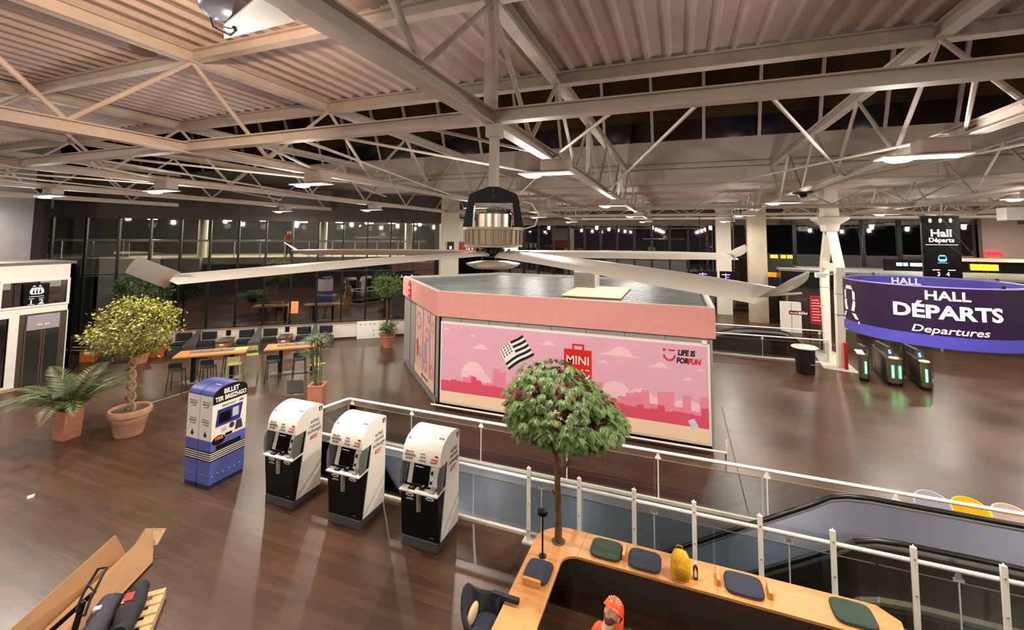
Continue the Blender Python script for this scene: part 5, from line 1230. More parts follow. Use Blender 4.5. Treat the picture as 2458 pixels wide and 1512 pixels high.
b = MB(); b.box(-26, 16, 0, 8, 16.2, 7, MW); struct(b.build('wall_back', mat('night_backdrop', (18, 18, 20), .9)), 'dark outer wall beyond the glass front')
t = thing('reflected_railing', 'long white tubular railing of the reflected mezzanine, built beyond the glass front', 'railing', wp(-6, -7.7, 4.05))
b = MB(); b.tube([wp(-18.5, -7.7, 5.15), wp(4.6, -7.7, 5.15)], .06, 8); b.build('handrail', mat('reflected_rail_white', (245, 242, 232), .4), t)
for k in range(16): MB().bar(wp(-18.4+1.5*k, -7.7, 4.05), wp(-18.4+1.5*k, -7.7, 5.15), .05, .05).build('post', WHITE, t)
MB().box(-15.9, 7.72, 4.1, -13.6, 7.76, 5.0, MW).build('white_banner', mat('banner', (180, 186, 176), .6), t)
for a, n_, lb in ((-10.0, 8.6, 'round white column of the reflected mezzanine, left one'), (-2.6, 8.6, 'round white column of the reflected mezzanine, middle one'), (3.4, 8.6, 'round white column of the reflected mezzanine, right one')):
    p = wp(a, -n_, 4.05); o = MB().lathe([(.27, 0), (.27, 2.55)], p, 20).build('column', mat('column_white', (220, 214, 196), .6), smooth=40); o['label'] = lb; o['category'] = 'column'; o['kind'] = 'structure'
for k, (a, n_) in enumerate(((-13, 9), (-9, 10), (-6.5, 9), (-4.2, 11), (-1.6, 9.5), (.6, 11), (2.2, 9.4), (4, 11))):
    p = wp(a, -n_, 6.5); t = thing('reflected_mezzanine_light', 'warm ceiling light over the reflected mezzanine, number %s counted from the elevator side' % ('one two three four five six seven eight'.split()[k]), 'ceiling lamp', p, 'ceiling lights over the reflected mezzanine')
    MB().lathe([(.1, .02), (.26, .0), (.26, .08), (.1, .1)], p, 16).build('disc', mat('reflected_mezz_lens', (255, 236, 200), .4, emit=9), t)
    L = bpy.data.lights.new('reflected_mezzanine_glow', 'POINT'); L.energy = 330; L.shadow_soft_size = .2; L.color = (1, .88, .7); o = bpy.data.objects.new('reflected_mezzanine_glow', L); COL.objects.link(o); o.location = p+Vector((0, 0, -.35))
p = wp(4.9, .25, 0); b = MB(); b.box(4.5, -.2, 0, 5.55, .5, 8, MW); struct(b.build('wall_back', mat('beige_column', (190, 184, 166), .7, noise=.1)), 'broad beige pier where the glass front ends, above the shop')
# reflection of a white block, built as a solid beyond the glass
b = MB(); b.box(-15.6, 7.0, 3.0, -9.6, 7.5, 4.02, MW); o = b.build('bulkhead', mat('reflected_bulkhead_grey', (150, 148, 138), .7)); tag(center(o), 'grey bulkhead for a reflected block under the left part of the mezzanine railing', 'bulkhead')

# ================================================================ FAR CONCOURSE: column, bin, gates, signs, rails
t = thing('forked_column', 'white steel forked column with two box legs meeting under a flared head', 'column', (6.65, 24.6, 0))
CW = mat('column_cream', (226, 220, 208), .5, noise=.05)
for nm, y0, yk in (('leg', 23.35, 23.2), ('leg', 25.85, 26.0)):
    b = MB(); dx = -.08 if y0 < 24 else .1
    q = lambda x, y, z, w, d: [(x-w/2, y-d/2, z), (x+w/2, y-d/2, z), (x+w/2, y+d/2, z), (x-w/2, y+d/2, z)]
    b.loft([q(6.60+dx, y0, .02, .25, .3), q(6.62+dx, yk, 3.3, .33, .34), q(6.65+dx, yk, 4.35, .33, .34), q(6.65, 24.6+(-.2 if y0 < 24 else .2), 6.05, .34, .3)], True, True); lg = b.build(nm, CW, t)
    b = MB()
    for k in range(10): b.box(6.44+dx, yk-.1, 3.2+.12*k, 6.455+dx, yk-.07, 3.23+.12*k)
    for z in (3.2, 2.3): b.box(6.44+dx, yk-.18, z, 6.82+dx, yk+.18, z+.02)
    b.build('bolt_row', GREY, lg)
MB().bar((6.65, 23.2, 4.3), (6.7, 26.0, 4.3), .2, .28).build('tie_beam', CW, t)
b = MB(); b.loft([[(6.65+w*c_, 24.6+d*s_, z) for c_, s_ in ((-1, -1), (1, -1), (1, 1), (-1, 1))] for z, w, d in ((5.95, .24, .45), (6.25, .28, .5), (6.5, .62, .6), (6.6, .62, .6), (6.65, .3, .4), (7.9, .25, .4))], True, True); b.build('head', CW, t)
b = MB(); b.loft([[(5.75, 22.9, 0), (6.95, 22.5, 0), (7.1, 26.4, 0), (6.2, 26.6, 0)], [(5.75, 22.9, .03), (6.95, 22.5, .03), (7.1, 26.4, .03), (6.2, 26.6, .03)]], True, True); b.build('foot_plate', mat('pale_foot', (196, 188, 176), .6), t)
b = MB(); b.box(6.55, 22.95, .05, 6.67, 23.05, 1.15); b.build('red_bumper', RED, t)
b = MB(); b.bar((6.35, 23.1, 4.05), (5.75, 22.9, 4.0), .04, .04); b.box(5.6, 22.8, 3.9, 5.95, 23.05, 4.1); b.build('side_speaker', WHITE, t)
t = thing('litter_bin', 'black round litter bin with a pale rim, standing left of the ticket gates', 'bin', (4.85, 21.85, 0))
MB().lathe([(.33, 0), (.34, .04), (.37, 1.0), (.40, 1.02)], (4.85, 21.85, 0), 28).build('body', mat('bin_black', (30, 28, 28), .45, .3, noise=.3), t, smooth=40)
MB().lathe([(.28, 1.04), (.48, 1.03), (.5, 1.07), (.46, 1.10), (.26, 1.11)], (4.85, 21.85, 0), 28).build('rim', mat('bin_rim', (200, 196, 186), .4, .4), t, smooth=40)
b = MB(); b.box(4.95, 21.47, .42, 5.18, 21.5, .46); b.build('latch', CHROME, t)
LEDG = mat('green_led', (90, 255, 150), .4, emit=4); ORANGE = mat('orange_ring', (255, 200, 140), .4, emit=1.4)
def gate(x, y, w, leds, disp, label, back=2.6, dx=.35, h=1.02):
    t = thing('ticket_gate', label, 'ticket gate', (x, y, 0), 'row of ticket gates')
    def q(z, s_=1): 
        o = []
        for k in range(9):
            a = R(180+180*k/8); o.append((x+w/2*s_*math.cos(a), y+.18+.18*s_*math.sin(a), z))
        return o+[(x+w/2*s_+dx, y+back, z), (x-w/2*s_+dx, y+back, z)]
    b = MB(); b.loft([q(.0, .9), q(.12, .9)], True, True); b.build('plinth', BLACK, t)
    GM = mat('gate_steel', (128, 118, 102), .35, .8, noise=.15)
    b = MB(); b.loft([q(.12), q(h)], True, True); b.build('cabinet', GM, t, smooth=40)
    b = MB()
    for e in leds: b.box(x+e-.03, y-.025, .32, x+e+.03, y+.03, .78)
    b.build('green_light_bar', LEDG, t)
    b = MB(); b.box(x-w/2+.05+dx*.25, y+.5, .3, x-w/2+.09+dx*.3, y+1.5, 1.45) if False else b.add([(x+w/2+.02, y+1.2, .15), (x+w/2+.55, y+1.35, .15), (x+w/2+.55, y+1.35, 1.6), (x+w/2+.02, y+1.2, 1.6), (x+w/2+.02, y+1.22, .15), (x+w/2+.55, y+1.37, .15), (x+w/2+.55, y+1.37, 1.6), (x+w/2+.02, y+1.22, 1.6)], ((3, 2, 1, 0), (4, 5, 6, 7), (0, 1, 5, 4), (1, 2, 6, 5), (2, 3, 7, 6), (3, 0, 4, 7)))
    b.build('glass_wing', SMOKE, t)
    b = MB(); b.box(x-w/2-.02+dx*.2, y+.7, .95, x-w/2+.12+dx*.3, y+1.7, 1.45) if False else b.box(x-.05+dx*.4, y+back*.36, h, x+.05+dx*.5, y+back*.85, h+.25); b.build('rear_housing', DKGREY, t)
    if disp:
        b = MB(); b.lathe([(.04, h+.005), (.04, h+.03), (.15, h+.03), (.15, h+.005)], (x, y+.2, 0), 20); b.build('reader_ring', ORANGE, t)
        b = MB(); b.lathe([(.015, h+.02), (.05, h+.032)], (x, y+.2, 0), 12); b.build('reader_eye', BLACK, t)
        b = MB(); o_ = Vector((x-.02, y+.48, h+.16)); v_ = Vector((0, .45, .9)).normalized(); flat(b, rect(0, 0, .26, .32), o_, (1, 0, 0), v_, .02); ds = b.build('display', mat('display_navy', (10, 12, 40), .3), t)
        b = MB(); put_text(b, '5', .2, o_+Vector((0, -.03, .01)), (1, 0, 0), v_, bold=.03); b.build('display_digit', mat('display_blue', (90, 170, 255), .4, emit=4), ds)
    else:
        b = MB(); o_ = Vector((x-.05, y+.35, h+.03)); flat(b, rect(0, 0, .26, .36), o_, (1, 0, 0), (0, .95, .3), .02); b.build('white_notice', mat('paper_white', (236, 236, 228), .5), t)
gate(6.78, 21.45, .34, (.02,), False, 'steel ticket gate with one green light bar and a white notice, nearest the bin', back=1.3)
gate(7.68, 21.2, .52, (-.11, .11), True, 'wide steel ticket gate with two green light bars, middle of the three')
gate(8.55, 21.05, .36, (-.03,), True, 'steel ticket gate with one green light bar and blue display, farthest right')
for x, y, lb in ((7.5, 26.2, 'rear glass gate leaf behind the forked column, green light at its edge'),):
    t = thing('gate_barrier', lb, 'ticket gate', (x, y, 0)); MB().box(x, y, 0, x+.5, y+.9, 1.4).build('cabinet', mat('gate_steel', (128, 118, 102), .35, .8, noise=.15), t); MB().box(x+.1, y-.02, 1.2, x+.16, y, 1.75).build('green_light_bar', LEDG, t)
# white information cabinet, red signs
t = thing('info_cabinet', 'tall white double-door cabinet behind the second escalator', 'cabinet', (6.2, 30.9, 0)); b = MB(); b.box(5.7, 30.7, 0, 6.72, 31.2, 1.78); b.build('body', WHITE, t)
b = MB(); b.box(6.2, 30.69, .05, 6.215, 30.7, 1.75); b.build('door_gap', DKGREY, t)
t = thing('red_information_sign', 'dark red information board with small white lines behind the forked column', 'sign', (6.9, 27.8, 0)); b = MB(); b.rbox(6.45, 27.7, 1.05, 7.4, 27.8, 2.55, .05); b.build('board', mat('dark_red', (150, 20, 28), .45), t, smooth=30)
b = MB()
for k in range(8): b.box(6.53, 27.69, 2.32-.15*k, 6.87+.05*(k % 3), 27.7, 2.36-.15*k)
b.build('printed_line', mat('print_pink', (232, 180, 180), .5), t)
MB().box(6.9, 27.72, 0, 7.0, 27.78, 1.05).build('post', DKGREY, t)
t = thing('banner_sign', 'small dark red sign reading Accueil inOui in front of the white cabinet', 'sign', (6.45, 28, 0)); b = MB(); b.box(5.55, 28, 1.47, 6.48, 28.02, 1.68); b.build('panel', mat('maroon', (92, 14, 24), .45), t)
b = MB(); put_text(b, 'Accueil', .12, (5.78, 27.99, 1.57), (1, 0, 0), uz); put_text(b, 'inOui', .18, (6.2, 27.99, 1.575), (1, 0, 0), uz, bold=.02); b.build('lettering', WP_, t)
MB().cyl((6.5, 28.01, 0), (6.5, 28.01, 2.6), .02).build('pole', BLACK, t)
vrail('balustrade', 'white glass balustrade on the near side of the second escalator, right of the shop', [(1.3, 23.75), (6.3, 24.0)], [(1.4, 23.75), (3.6, 23.87), (6.2, 24.0)])
vrail('balustrade', 'white glass balustrade on the far side of the second escalator, right of the shop', [(1.3, 26.1), (6.6, 26.3)], [(1.4, 26.1), (4, 26.2), (6.5, 26.3)])
b = MB(); b.box(1.3, 23.8, .001, 6.0, 23.9, .06); struct(b.build('trim_9', WHITE), 'white kerb of the second opening')
t = thing('escalator', 'second escalator between white rails, right of the shop', 'escalator', (3.5, 25, 0))
for y in (24.5, 25.6):
    pts = [(1.0, y, .45), (2.6, y, .95), (3.2, y, 1.0), (4.6, y, 1.0), (5.0, y, .92), (5.35, y, .6), (5.45, y, .35), (5.3, y, .1)]
    MB().tube(pts, .05, 8).build('handrail', RUBBER, t, smooth=40)
    b = MB(); b.prism([(1.0, .42), (2.6, .92), (3.2, .97), (4.6, .97), (5.0, .88), (5.3, .58), (5.4, .35), (5.2, .02), (1.0, .02)], lambda p: (p[0], y-.02, p[1]), lambda p: (p[0], y+.02, p[1])); b.build('balustrade_panel', STAIN if y > 25 else mat('escalator_cladding', (60, 50, 42), .4, .3), t)
# dark shop pavilion with flat roof behind the gates
t = thing('dark_pavilion', 'low black glazed shop pavilion with a flat grey roof behind the ticket gates', 'shop', (13, 32, 0))
pg = [(5.9, 31.6), (12.2, 28.4), (23, 27.2), (23, 35.4), (7.3, 35.4), (7.2, 33.3), (5.95, 33.2)]
b = MB(); b.pz(pg, 3.6, 3.72); b.build('roof', mat('pavilion_roof', (112, 112, 104), .6, noise=.15), t)
b = MB(); b.pz(pg, 2.7, 3.6); b.build('fascia', BLKSAT, t)
b = MB(); b.pz([(6.2, 31.9), (12.3, 28.8), (22.6, 27.6), (22.6, 35), (7.4, 35), (7.3, 33.1), (6.2, 33)], 0, 2.7); b.build('glazed_front', mat('dim_shopfront', (58, 50, 44), .25, noise=.4, scale=1), t)
for x0, y0, x1, y1 in ((6.2, 31.85, 6.28, 31.9), (9.1, 30.35, 9.2, 30.4), (12.25, 28.7, 12.35, 28.75)): MB().box(x0, y0, 0, x1, y1, 2.7).build('mullion', GREY, t)
t = thing('beige_canopy', 'beige canopy shelf under the red shop letters', 'canopy', (18, 33.5, 3.7)); MB().box(14.6, 33.2, 4.35, 20.5, 35.5, 4.5).build('slab', mat('beige_slab', (196, 178, 152), .6), t)
MB().box(14.7, 33.3, 3.75, 20.4, 33.4, 4.35).build('black_sign_band', BLKSAT, t)
b = MB(); b.rbox(15.75, 33.2, 3.86, 16.95, 33.3, 4.2, .02); b.build('yellow_lightbox', mat('yellow_light', (255, 220, 30), .4, emit=2.2), t)
for x in (19.6,): MB().cyl((x, 33.4, 3.73), (x, 33.4, 4.35), .14).build('post', mat('beige_slab', (196, 178, 152), .6), t)
t = thing('shop_letters', 'glowing red HEMA shop letters on the taupe wall', 'sign', (17.5, 35.4, 4.6)); b = MB(); put_text(b, 'HEMA', .33, (17.95, 35.55, 4.78), (1, 0, 0), uz, bold=.02, extrude=.03); b.build('lettering', mat('neon_red', (255, 20, 40), .4, emit=4), t)
t = thing('light_strip_sign', 'row of yellow lit boxes under the dark windows behind the forked column', 'sign', (6.7, 35.7, 4.2))
for x in (6.1, 6.75, 7.15): MB().box(x, 35.9, 4.2, x+(.45 if x < 6.5 else .3), 36.0, 4.42).build('yellow_lightbox', mat('yellow_light', (255, 220, 30), .4, emit=2.2), t)
t = thing('orange_sign', 'small orange sign on the beige pier right of the fan blade', 'sign', (5.9, 33.4, 3)); MB().box(5.5, 33.4, 3.05, 6.2, 33.48, 3.35).build('panel', mat('amber_sign', (222, 150, 20), .4, emit=.5), t)
t = thing('blue_light_sign', 'flickering blue-white light strip left of the black hanging sign', 'sign', (13.2, 32.9, 4)); b = MB()
for k, w in enumerate((.26, .2, .3, .22)): b.box(12.2+.33*k, 32.9, 4.02, 12.2+.33*k+w, 32.95, 4.2)
b.build('light', mat('blue_white', (200, 205, 255), .4, emit=7), t); MB().box(11.6, 32.95, 3.72, 14, 33.1, 4.4).build('backing', BLKSAT, t)
t = thing('platform_sign', 'long black sign with platform numbers 3 4 and a train above the shop corner', 'sign', (-14, 20.9, 3.2))
so = pO = Vector((-13.95, 20.6, 3.33)); b = MB(); b.box(-14.65, 20.6, 3.14, -13.3, 20.7, 3.52); b.build('panel', BLKSAT, t)
b = MB(); put_text(b, '3   4', .2, (-14.2, 20.59, 3.33), (1, 0, 0), uz, bold=.02); flat(b, frame_poly(.08, .09, .03), (-13.68, 20.595, 3.35), (1, 0, 0), uz); flat(b, rect(-13.48, 3.33, .015, .2), (0, 20.595, 0), (1, 0, 0), uz)
put_text(b, '→', .2, (-13.38, 20.59, 3.33), (1, 0, 0), uz) if False else flat(b, [(-13.42, 3.35), (-13.34, 3.35), (-13.38, 3.26)], (0, 20.595, 0), (1, 0, 0), uz); b.build('lettering', WP_, t)
for x in (-14.5, -13.45): MB().bar((x, 20.65, 3.52), (x, 20.65, 6.9), .02, .02).build('hanger_rod', BLACK, t)
t = thing('pier_sign', 'small black train symbol sign on the beige pier left of the fan motor', 'sign', (-12.6, 22.1, 4.9)); pp = wp(5.05, .22, 4.9)
b = MB(); b.box(4.86, -.26, 4.6, 5.24, -.2, 5.25, MW); b.build('panel', BLKSAT, t); b = MB(); b.box(4.98, -.27, 4.82, 5.12, -.26, 5.0, MW); b.box(4.96, -.27, 4.76, 5.14, -.26, 4.78, MW); b.build('train_symbol', WP_, t)
t = thing('reflected_red_sign', 'reflected red sign with white reversed letters between the beige pier and the fan motor', 'sign', (-13.2, 26, 4.6)); b = MB(); b.box(-14.0, 26, 4.3, -11.9, 26.1, 5.2); b.build('panel', mat('dull_red', (150, 50, 40), .5), t)  # sign seen in reflection, built as a panel with its letters reversed
b = MB(); put_text(b, 'YAL', .4, (-12.9, 25.98, 4.72), (-1, 0, 0), uz, bold=.02); b.build('lettering', mat('print_white', (240, 238, 236), .5), t); b = MB(); b.box(-14.0, 26.0, 5.2, -11.9, 26.15, 7.9); b.build('backing_wall', mat('pale_backing', (170, 164, 156), .7), t)
for x, y in ((6.5, 33.0),): pass
t = thing('departure_screens', 'pair of dark departure screens with purple figures beyond the shop roof', 'screen', (1.7, 29, 3.2))
for x in (1.0, 2.25):
    b = MB(); b.box(x, 29, 3.05, x+1.1, 29.15, 3.62); s_ = b.build('screen', BLKSAT, t); b = MB(); b.box(x+.1, 28.99, 3.4, x+.55, 29, 3.44); b.box(x+.3, 28.99, 3.15, x+.34, 29, 3.5); b.box(x+.3, 28.99, 3.25, x+.5, 29, 3.28); b.build('purple_figure', mat('purple_glow', (170, 120, 255), .4, emit=3), s_)
for x in (1.2, 3.0): MB().bar((x, 29.05, 3.6), (x, 29.05, 6.93), .04, .04).build('hanger_rod', BLACK, t)

# ================================================================ FOREGROUND LEFT: cardboard, pallet truck, pallet
t = thing('cardboard_sheet', 'long folded cardboard sheet lying on the floor in the lower left corner', 'cardboard', (-8.7, 4.3, 0))
def slab(b, pts, n=(0, 0, .012)):
    n = Vector(n); k = len(pts); b.add([Vector(p) for p in pts]+[Vector(p)+n for p in pts], [tuple(reversed(range(k))), tuple(range(k, 2*k))]+[(i, (i+1) % k, (i+1) % k+k, i+k) for i in range(k)])
b = MB(); slab(b, [(-8.17, 3.27, .03), (-7.9, 2.74, .42), (-9.14, 4.97, .42), (-9.08, 5.11, .03)], (-.010, -.004, .002)); b.build('rear_flap', CARD, t)
b = MB(); slab(b, [(-8.17, 3.27, .03), (-9.08, 5.11, .03), (-8.86, 5.4, .36), (-8.66, 5.28, .2), (-7.70, 3.42, .12)], (.008, 0, .010)); slab(b, [(-7.70, 3.42, .12), (-8.66, 5.28, .2), (-8.45, 5.16, .03), (-7.56, 3.44, .02)], (.008, 0, .010)); b.build('front_flap', CARD, t)
b = MB(); slab(b, [(-8.99, 5.15, .12), (-8.92, 5.3, .38), (-8.62, 5.46, .36), (-8.60, 5.32, .18)], (.002, -.010, .002)); b.build('end_flap', mat('cardboard_light', (196, 160, 122), .85), t)
t = thing('pallet', 'pale wooden pallet loaded with dark bags in the lower left corner', 'pallet', (-7.2, 4.1, 0))
PM = Matrix.Translation((-7.5, 4.80, 0)) @ Matrix.Rotation(R(-44), 4, 'Z')
for k in range(7):
    b = MB(); b.box(.0+.19*k, -.6 if False else -.8, .12, .1+.19*k, 0, .142, PM)
    if True: b.build('deck_board', PALLETW, t)
for k in range(3): b = MB(); b.box(0, -.1-.33*k-.04, .0, 1.24, -.33*k-.0, .12, PM); b.build('bearer', PALLETW, t)
t = thing('work_bag', 'black tool bag with a red patch lying on the wooden pallet', 'bag', (-7.3, 4.2, .142))
BM = PM
b = MB(); rings = []
for k in range(9):
    x = .03+.95*k/8; w = .16*(1-.35*abs(k/8-.5)*2**1); h_ = .11+.03*math.sin(k*1.7)
    rings.append([BM @ Vector((x, -.30+w*math.cos(a)*1.0, .15+h_+h_*math.sin(a)*.95)) for a in [2*math.pi*q/14 for q in range(14)]])
b.loft(rings, True, True); b.build('bag_body', mat('bag_black', (18, 19, 22), .7, noise=.3, scale=14, bump=.5), t, smooth=60)
b = MB(); b.box(.30, -.40, .385, .46, -.30, .395, BM); b.build('red_patch', mat('patch_red', (170, 44, 44), .7), t)
t = thing('purple_bag', 'crumpled dark purple bag lying on the pallet behind the black tool bag', 'bag', (-7.6, 4.1, .142))
b = MB(); rg = random.Random(8); rings = []
for k in range(10):
    x = .12+.95*k/9; w = .15; h_ = .10
    rings.append([BM @ Vector((x, -.62+(w+rg.uniform(-.03, .03))*math.cos(a), .15+h_+(h_+rg.uniform(-.03, .03))*math.sin(a))) for a in [2*math.pi*q/14 for q in range(14)]])
b.loft(rings, True, True); b.build('bag_body', mat('bag_purple', (28, 20, 40), .55, noise=.5, scale=10, bump=.6), t, smooth=60)
b = MB(); b.box(.35, -.74, .32, .42, -.66, .36, BM); b.build('white_label', WHITE, t)
t = thing('pallet_truck', 'black pallet truck handle rising over the cardboard, lower left', 'pallet truck', (-7.35, 3.4, 0))
hd0 = Vector((-7.0, 3.28, .1)); hd1 = Vector((-6.93, 3.46, .96)); hd2 = Vector((-7.22, 3.72, 1.16))
b = MB(); b.bar(hd0, hd1+Vector((-.02, .02, .1)), .045, .05, roll=(0, 1, 0)); b.build('drawbar', BLACK, t)
b = MB(); a1, a2, a3, a4 = Vector((-7.03, 3.46, .96)), Vector((-6.86, 3.46, .94)), Vector((-7.10, 3.78, 1.22)), Vector((-7.2, 3.74, 1.2))
b.tube([a1, Vector((-6.94, 3.44, .92)), a2, Vector((-6.90, 3.52, 1.05)), a3, a4, Vector((-7.12, 3.56, 1.05)), a1], .016, 8); b.tube([Vector((-7.15, 3.62, 1.1)), Vector((-6.95, 3.6, 1.08))], .012, 6); b.build('handle_loop', BLACK, t, smooth=50)
b = MB(); b.bar((-7.9, 3.1, .12), (-7.15, 3.66, .95), .05, .05); b.build('lever_arm', BLACK, t)
b = MB(); b.box(-7.5, 3.0, .05, -6.8, 3.5, .2); b.build('pump_body', DKGREY, t); MB().cyl((-7.2, 3.2, .09), (-7.05, 3.2, .09), .09).build('wheel', BLACK, t)
o = MB().add([(-13.05, 5.42, .002), (-12.9, 5.36, .002), (-12.86, 5.45, .002), (-13.0, 5.52, .002), (-13.05, 5.42, .006), (-12.9, 5.36, .006), (-12.86, 5.45, .03), (-13.0, 5.52, .012)], ((3, 2, 1, 0), (4, 5, 6, 7), (0, 1, 5, 4), (1, 2, 6, 5), (2, 3, 7, 6), (3, 0, 4, 7))).build('paper_scrap', WHITE)
tag(center(o), 'small white scrap of paper on the floor at the far left', 'paper')
# light wood box behind ticket machine
t = thing('display_stand', 'slim orange wooden stand with white edges behind the first ticket machine', 'stand', (-8.95, 8.3, 0)); b = MB(); b.box(-9.0, 8.6, 0, -8.55, 9.1, 1.0) if False else b.box(-8.75, 8.55, 0, -8.35, 8.75, 1.22) if False else b.box(-8.55, 7.95, .0, -8.2, 8.12, 1.25); b.build('body', mat('stand_orange', (190, 120, 62), .5, noise=.1), t)
b = MB(); b.box(-8.2, 7.93, 0, -8.17, 8.14, 1.27); b.box(-8.56, 7.93, 1.25, -8.17, 8.14, 1.28); b.build('white_edge', WHITE, t)

# ================================================================ PEOPLE
def skinned(name, joints, edges, root, mats, parent=None, M=None, sub=2):
    me = bpy.data.meshes.new(name); bm = bmesh.new(); sk = bm.verts.layers.skin.verify(); vs = {}
    for k, (p, r) in joints.items():
        v = bm.verts.new(p); v[sk].radius = r if isinstance(r, tuple) else (r, r); v[sk].use_root = (k == root); vs[k] = v
    for a, c2 in edges: bm.edges.new((vs[a], vs[c2]))
    bm.to_mesh(me); bm.free(); ob = bpy.data.objects.new(name, me); COL.objects.link(ob)
    md = ob.modifiers.new('s', 'SKIN'); md.use_smooth_shade = True; md.branch_smoothing = .6
    ms = ob.modifiers.new('u', 'SUBSURF'); ms.levels = ms.render_levels = sub
    bpy.context.view_layer.update(); dg = bpy.context.evaluated_depsgraph_get(); m2 = bpy.data.meshes.new_from_object(ob.evaluated_get(dg))
    vs2 = [tuple((M @ v.co) if M else v.co) for v in m2.vertices]; fs = [tuple(p.vertices) for p in m2.polygons]
    bpy.data.objects.remove(ob); bpy.data.meshes.remove(me); bpy.data.meshes.remove(m2)
    return vs2, fs
SKIN = mat('skin', (206, 150, 122), .55, noise=.06, scale=12); HAIR = mat('dark_hair', (48, 34, 26), .8, noise=.3, scale=60, bump=.5)
ORJ = mat('orange_workwear', (240, 84, 34), .7, noise=.08, scale=12, bump=.2); GRW = mat('dark_green_strap', (26, 56, 42), .7); TRO = mat('dark_trousers', (44, 46, 54), .8)
def face_point(th, ph):     # th from -pi/2 (chin) to pi/2, ph 0 = right(+x), -pi/2 = front
    x, y, z = math.cos(ph)*math.cos(th), math.sin(ph)*math.cos(th), math.sin(th)
    wx = .076*(1-.16*max(0, -z)**1.2); wy = .095; wz = .118
    p = Vector((x*wx, y*wy, z*wz))
    if y < 0:
        f_ = -y
        g_ = lambda cx, cz, s_, sz=None: math.exp(-((p.x-cx)/s_)**2-((p.z-cz)/(sz or s_))**2)
        d = .036*g_(0, -.018, .012, .018)+.015*g_(0, .012, .008, .022)        # nose
        d += .008*g_(0, -.056, .024, .009)+.013*g_(0, -.098, .028, .018)        # lips, chin
        d += .007*(g_(-.03, .034, .022, .009)+g_(.03, .034, .022, .009))       # brows
        d -= .013*(g_(-.031, .014, .015, .010)+g_(.031, .014, .015, .010))      # eye sockets
        d += .006*(g_(-.042, -.018, .020)+g_(.042, -.018, .020)); d -= .004*g_(0, -.066, .02, .005); d -= .003*g_(0, -.050, .022, .003)
        p.y -= d*min(1, f_*1.6)
    return p
def headmesh(mb, M):
    """face, skull, ears: x right, y back, z up, origin at the centre of the head"""
    n1, n2 = 44, 52; rings = []
    for i in range(n1+1):
        th = -math.pi/2+.02+(math.pi-.04)*i/n1; rings.append([M @ face_point(th, 2*math.pi*j/n2) for j in range(n2)])
    mb.loft(rings, True, True)
    for s_ in (-1, 1):
        mb.ell(M @ Vector((s_*.079, .012, -.008)), (.012, .020, .034), 12, 8, M=M.to_3x3().to_4x4()); mb.ell(M @ Vector((s_*.084, .016, -.004)), (.007, .012, .024), 10, 6, M=M.to_3x3().to_4x4())
    mb.tube([M @ Vector((0, .01, -.06)), M @ Vector((0, .03, -.16))], [.058, .062], 16)
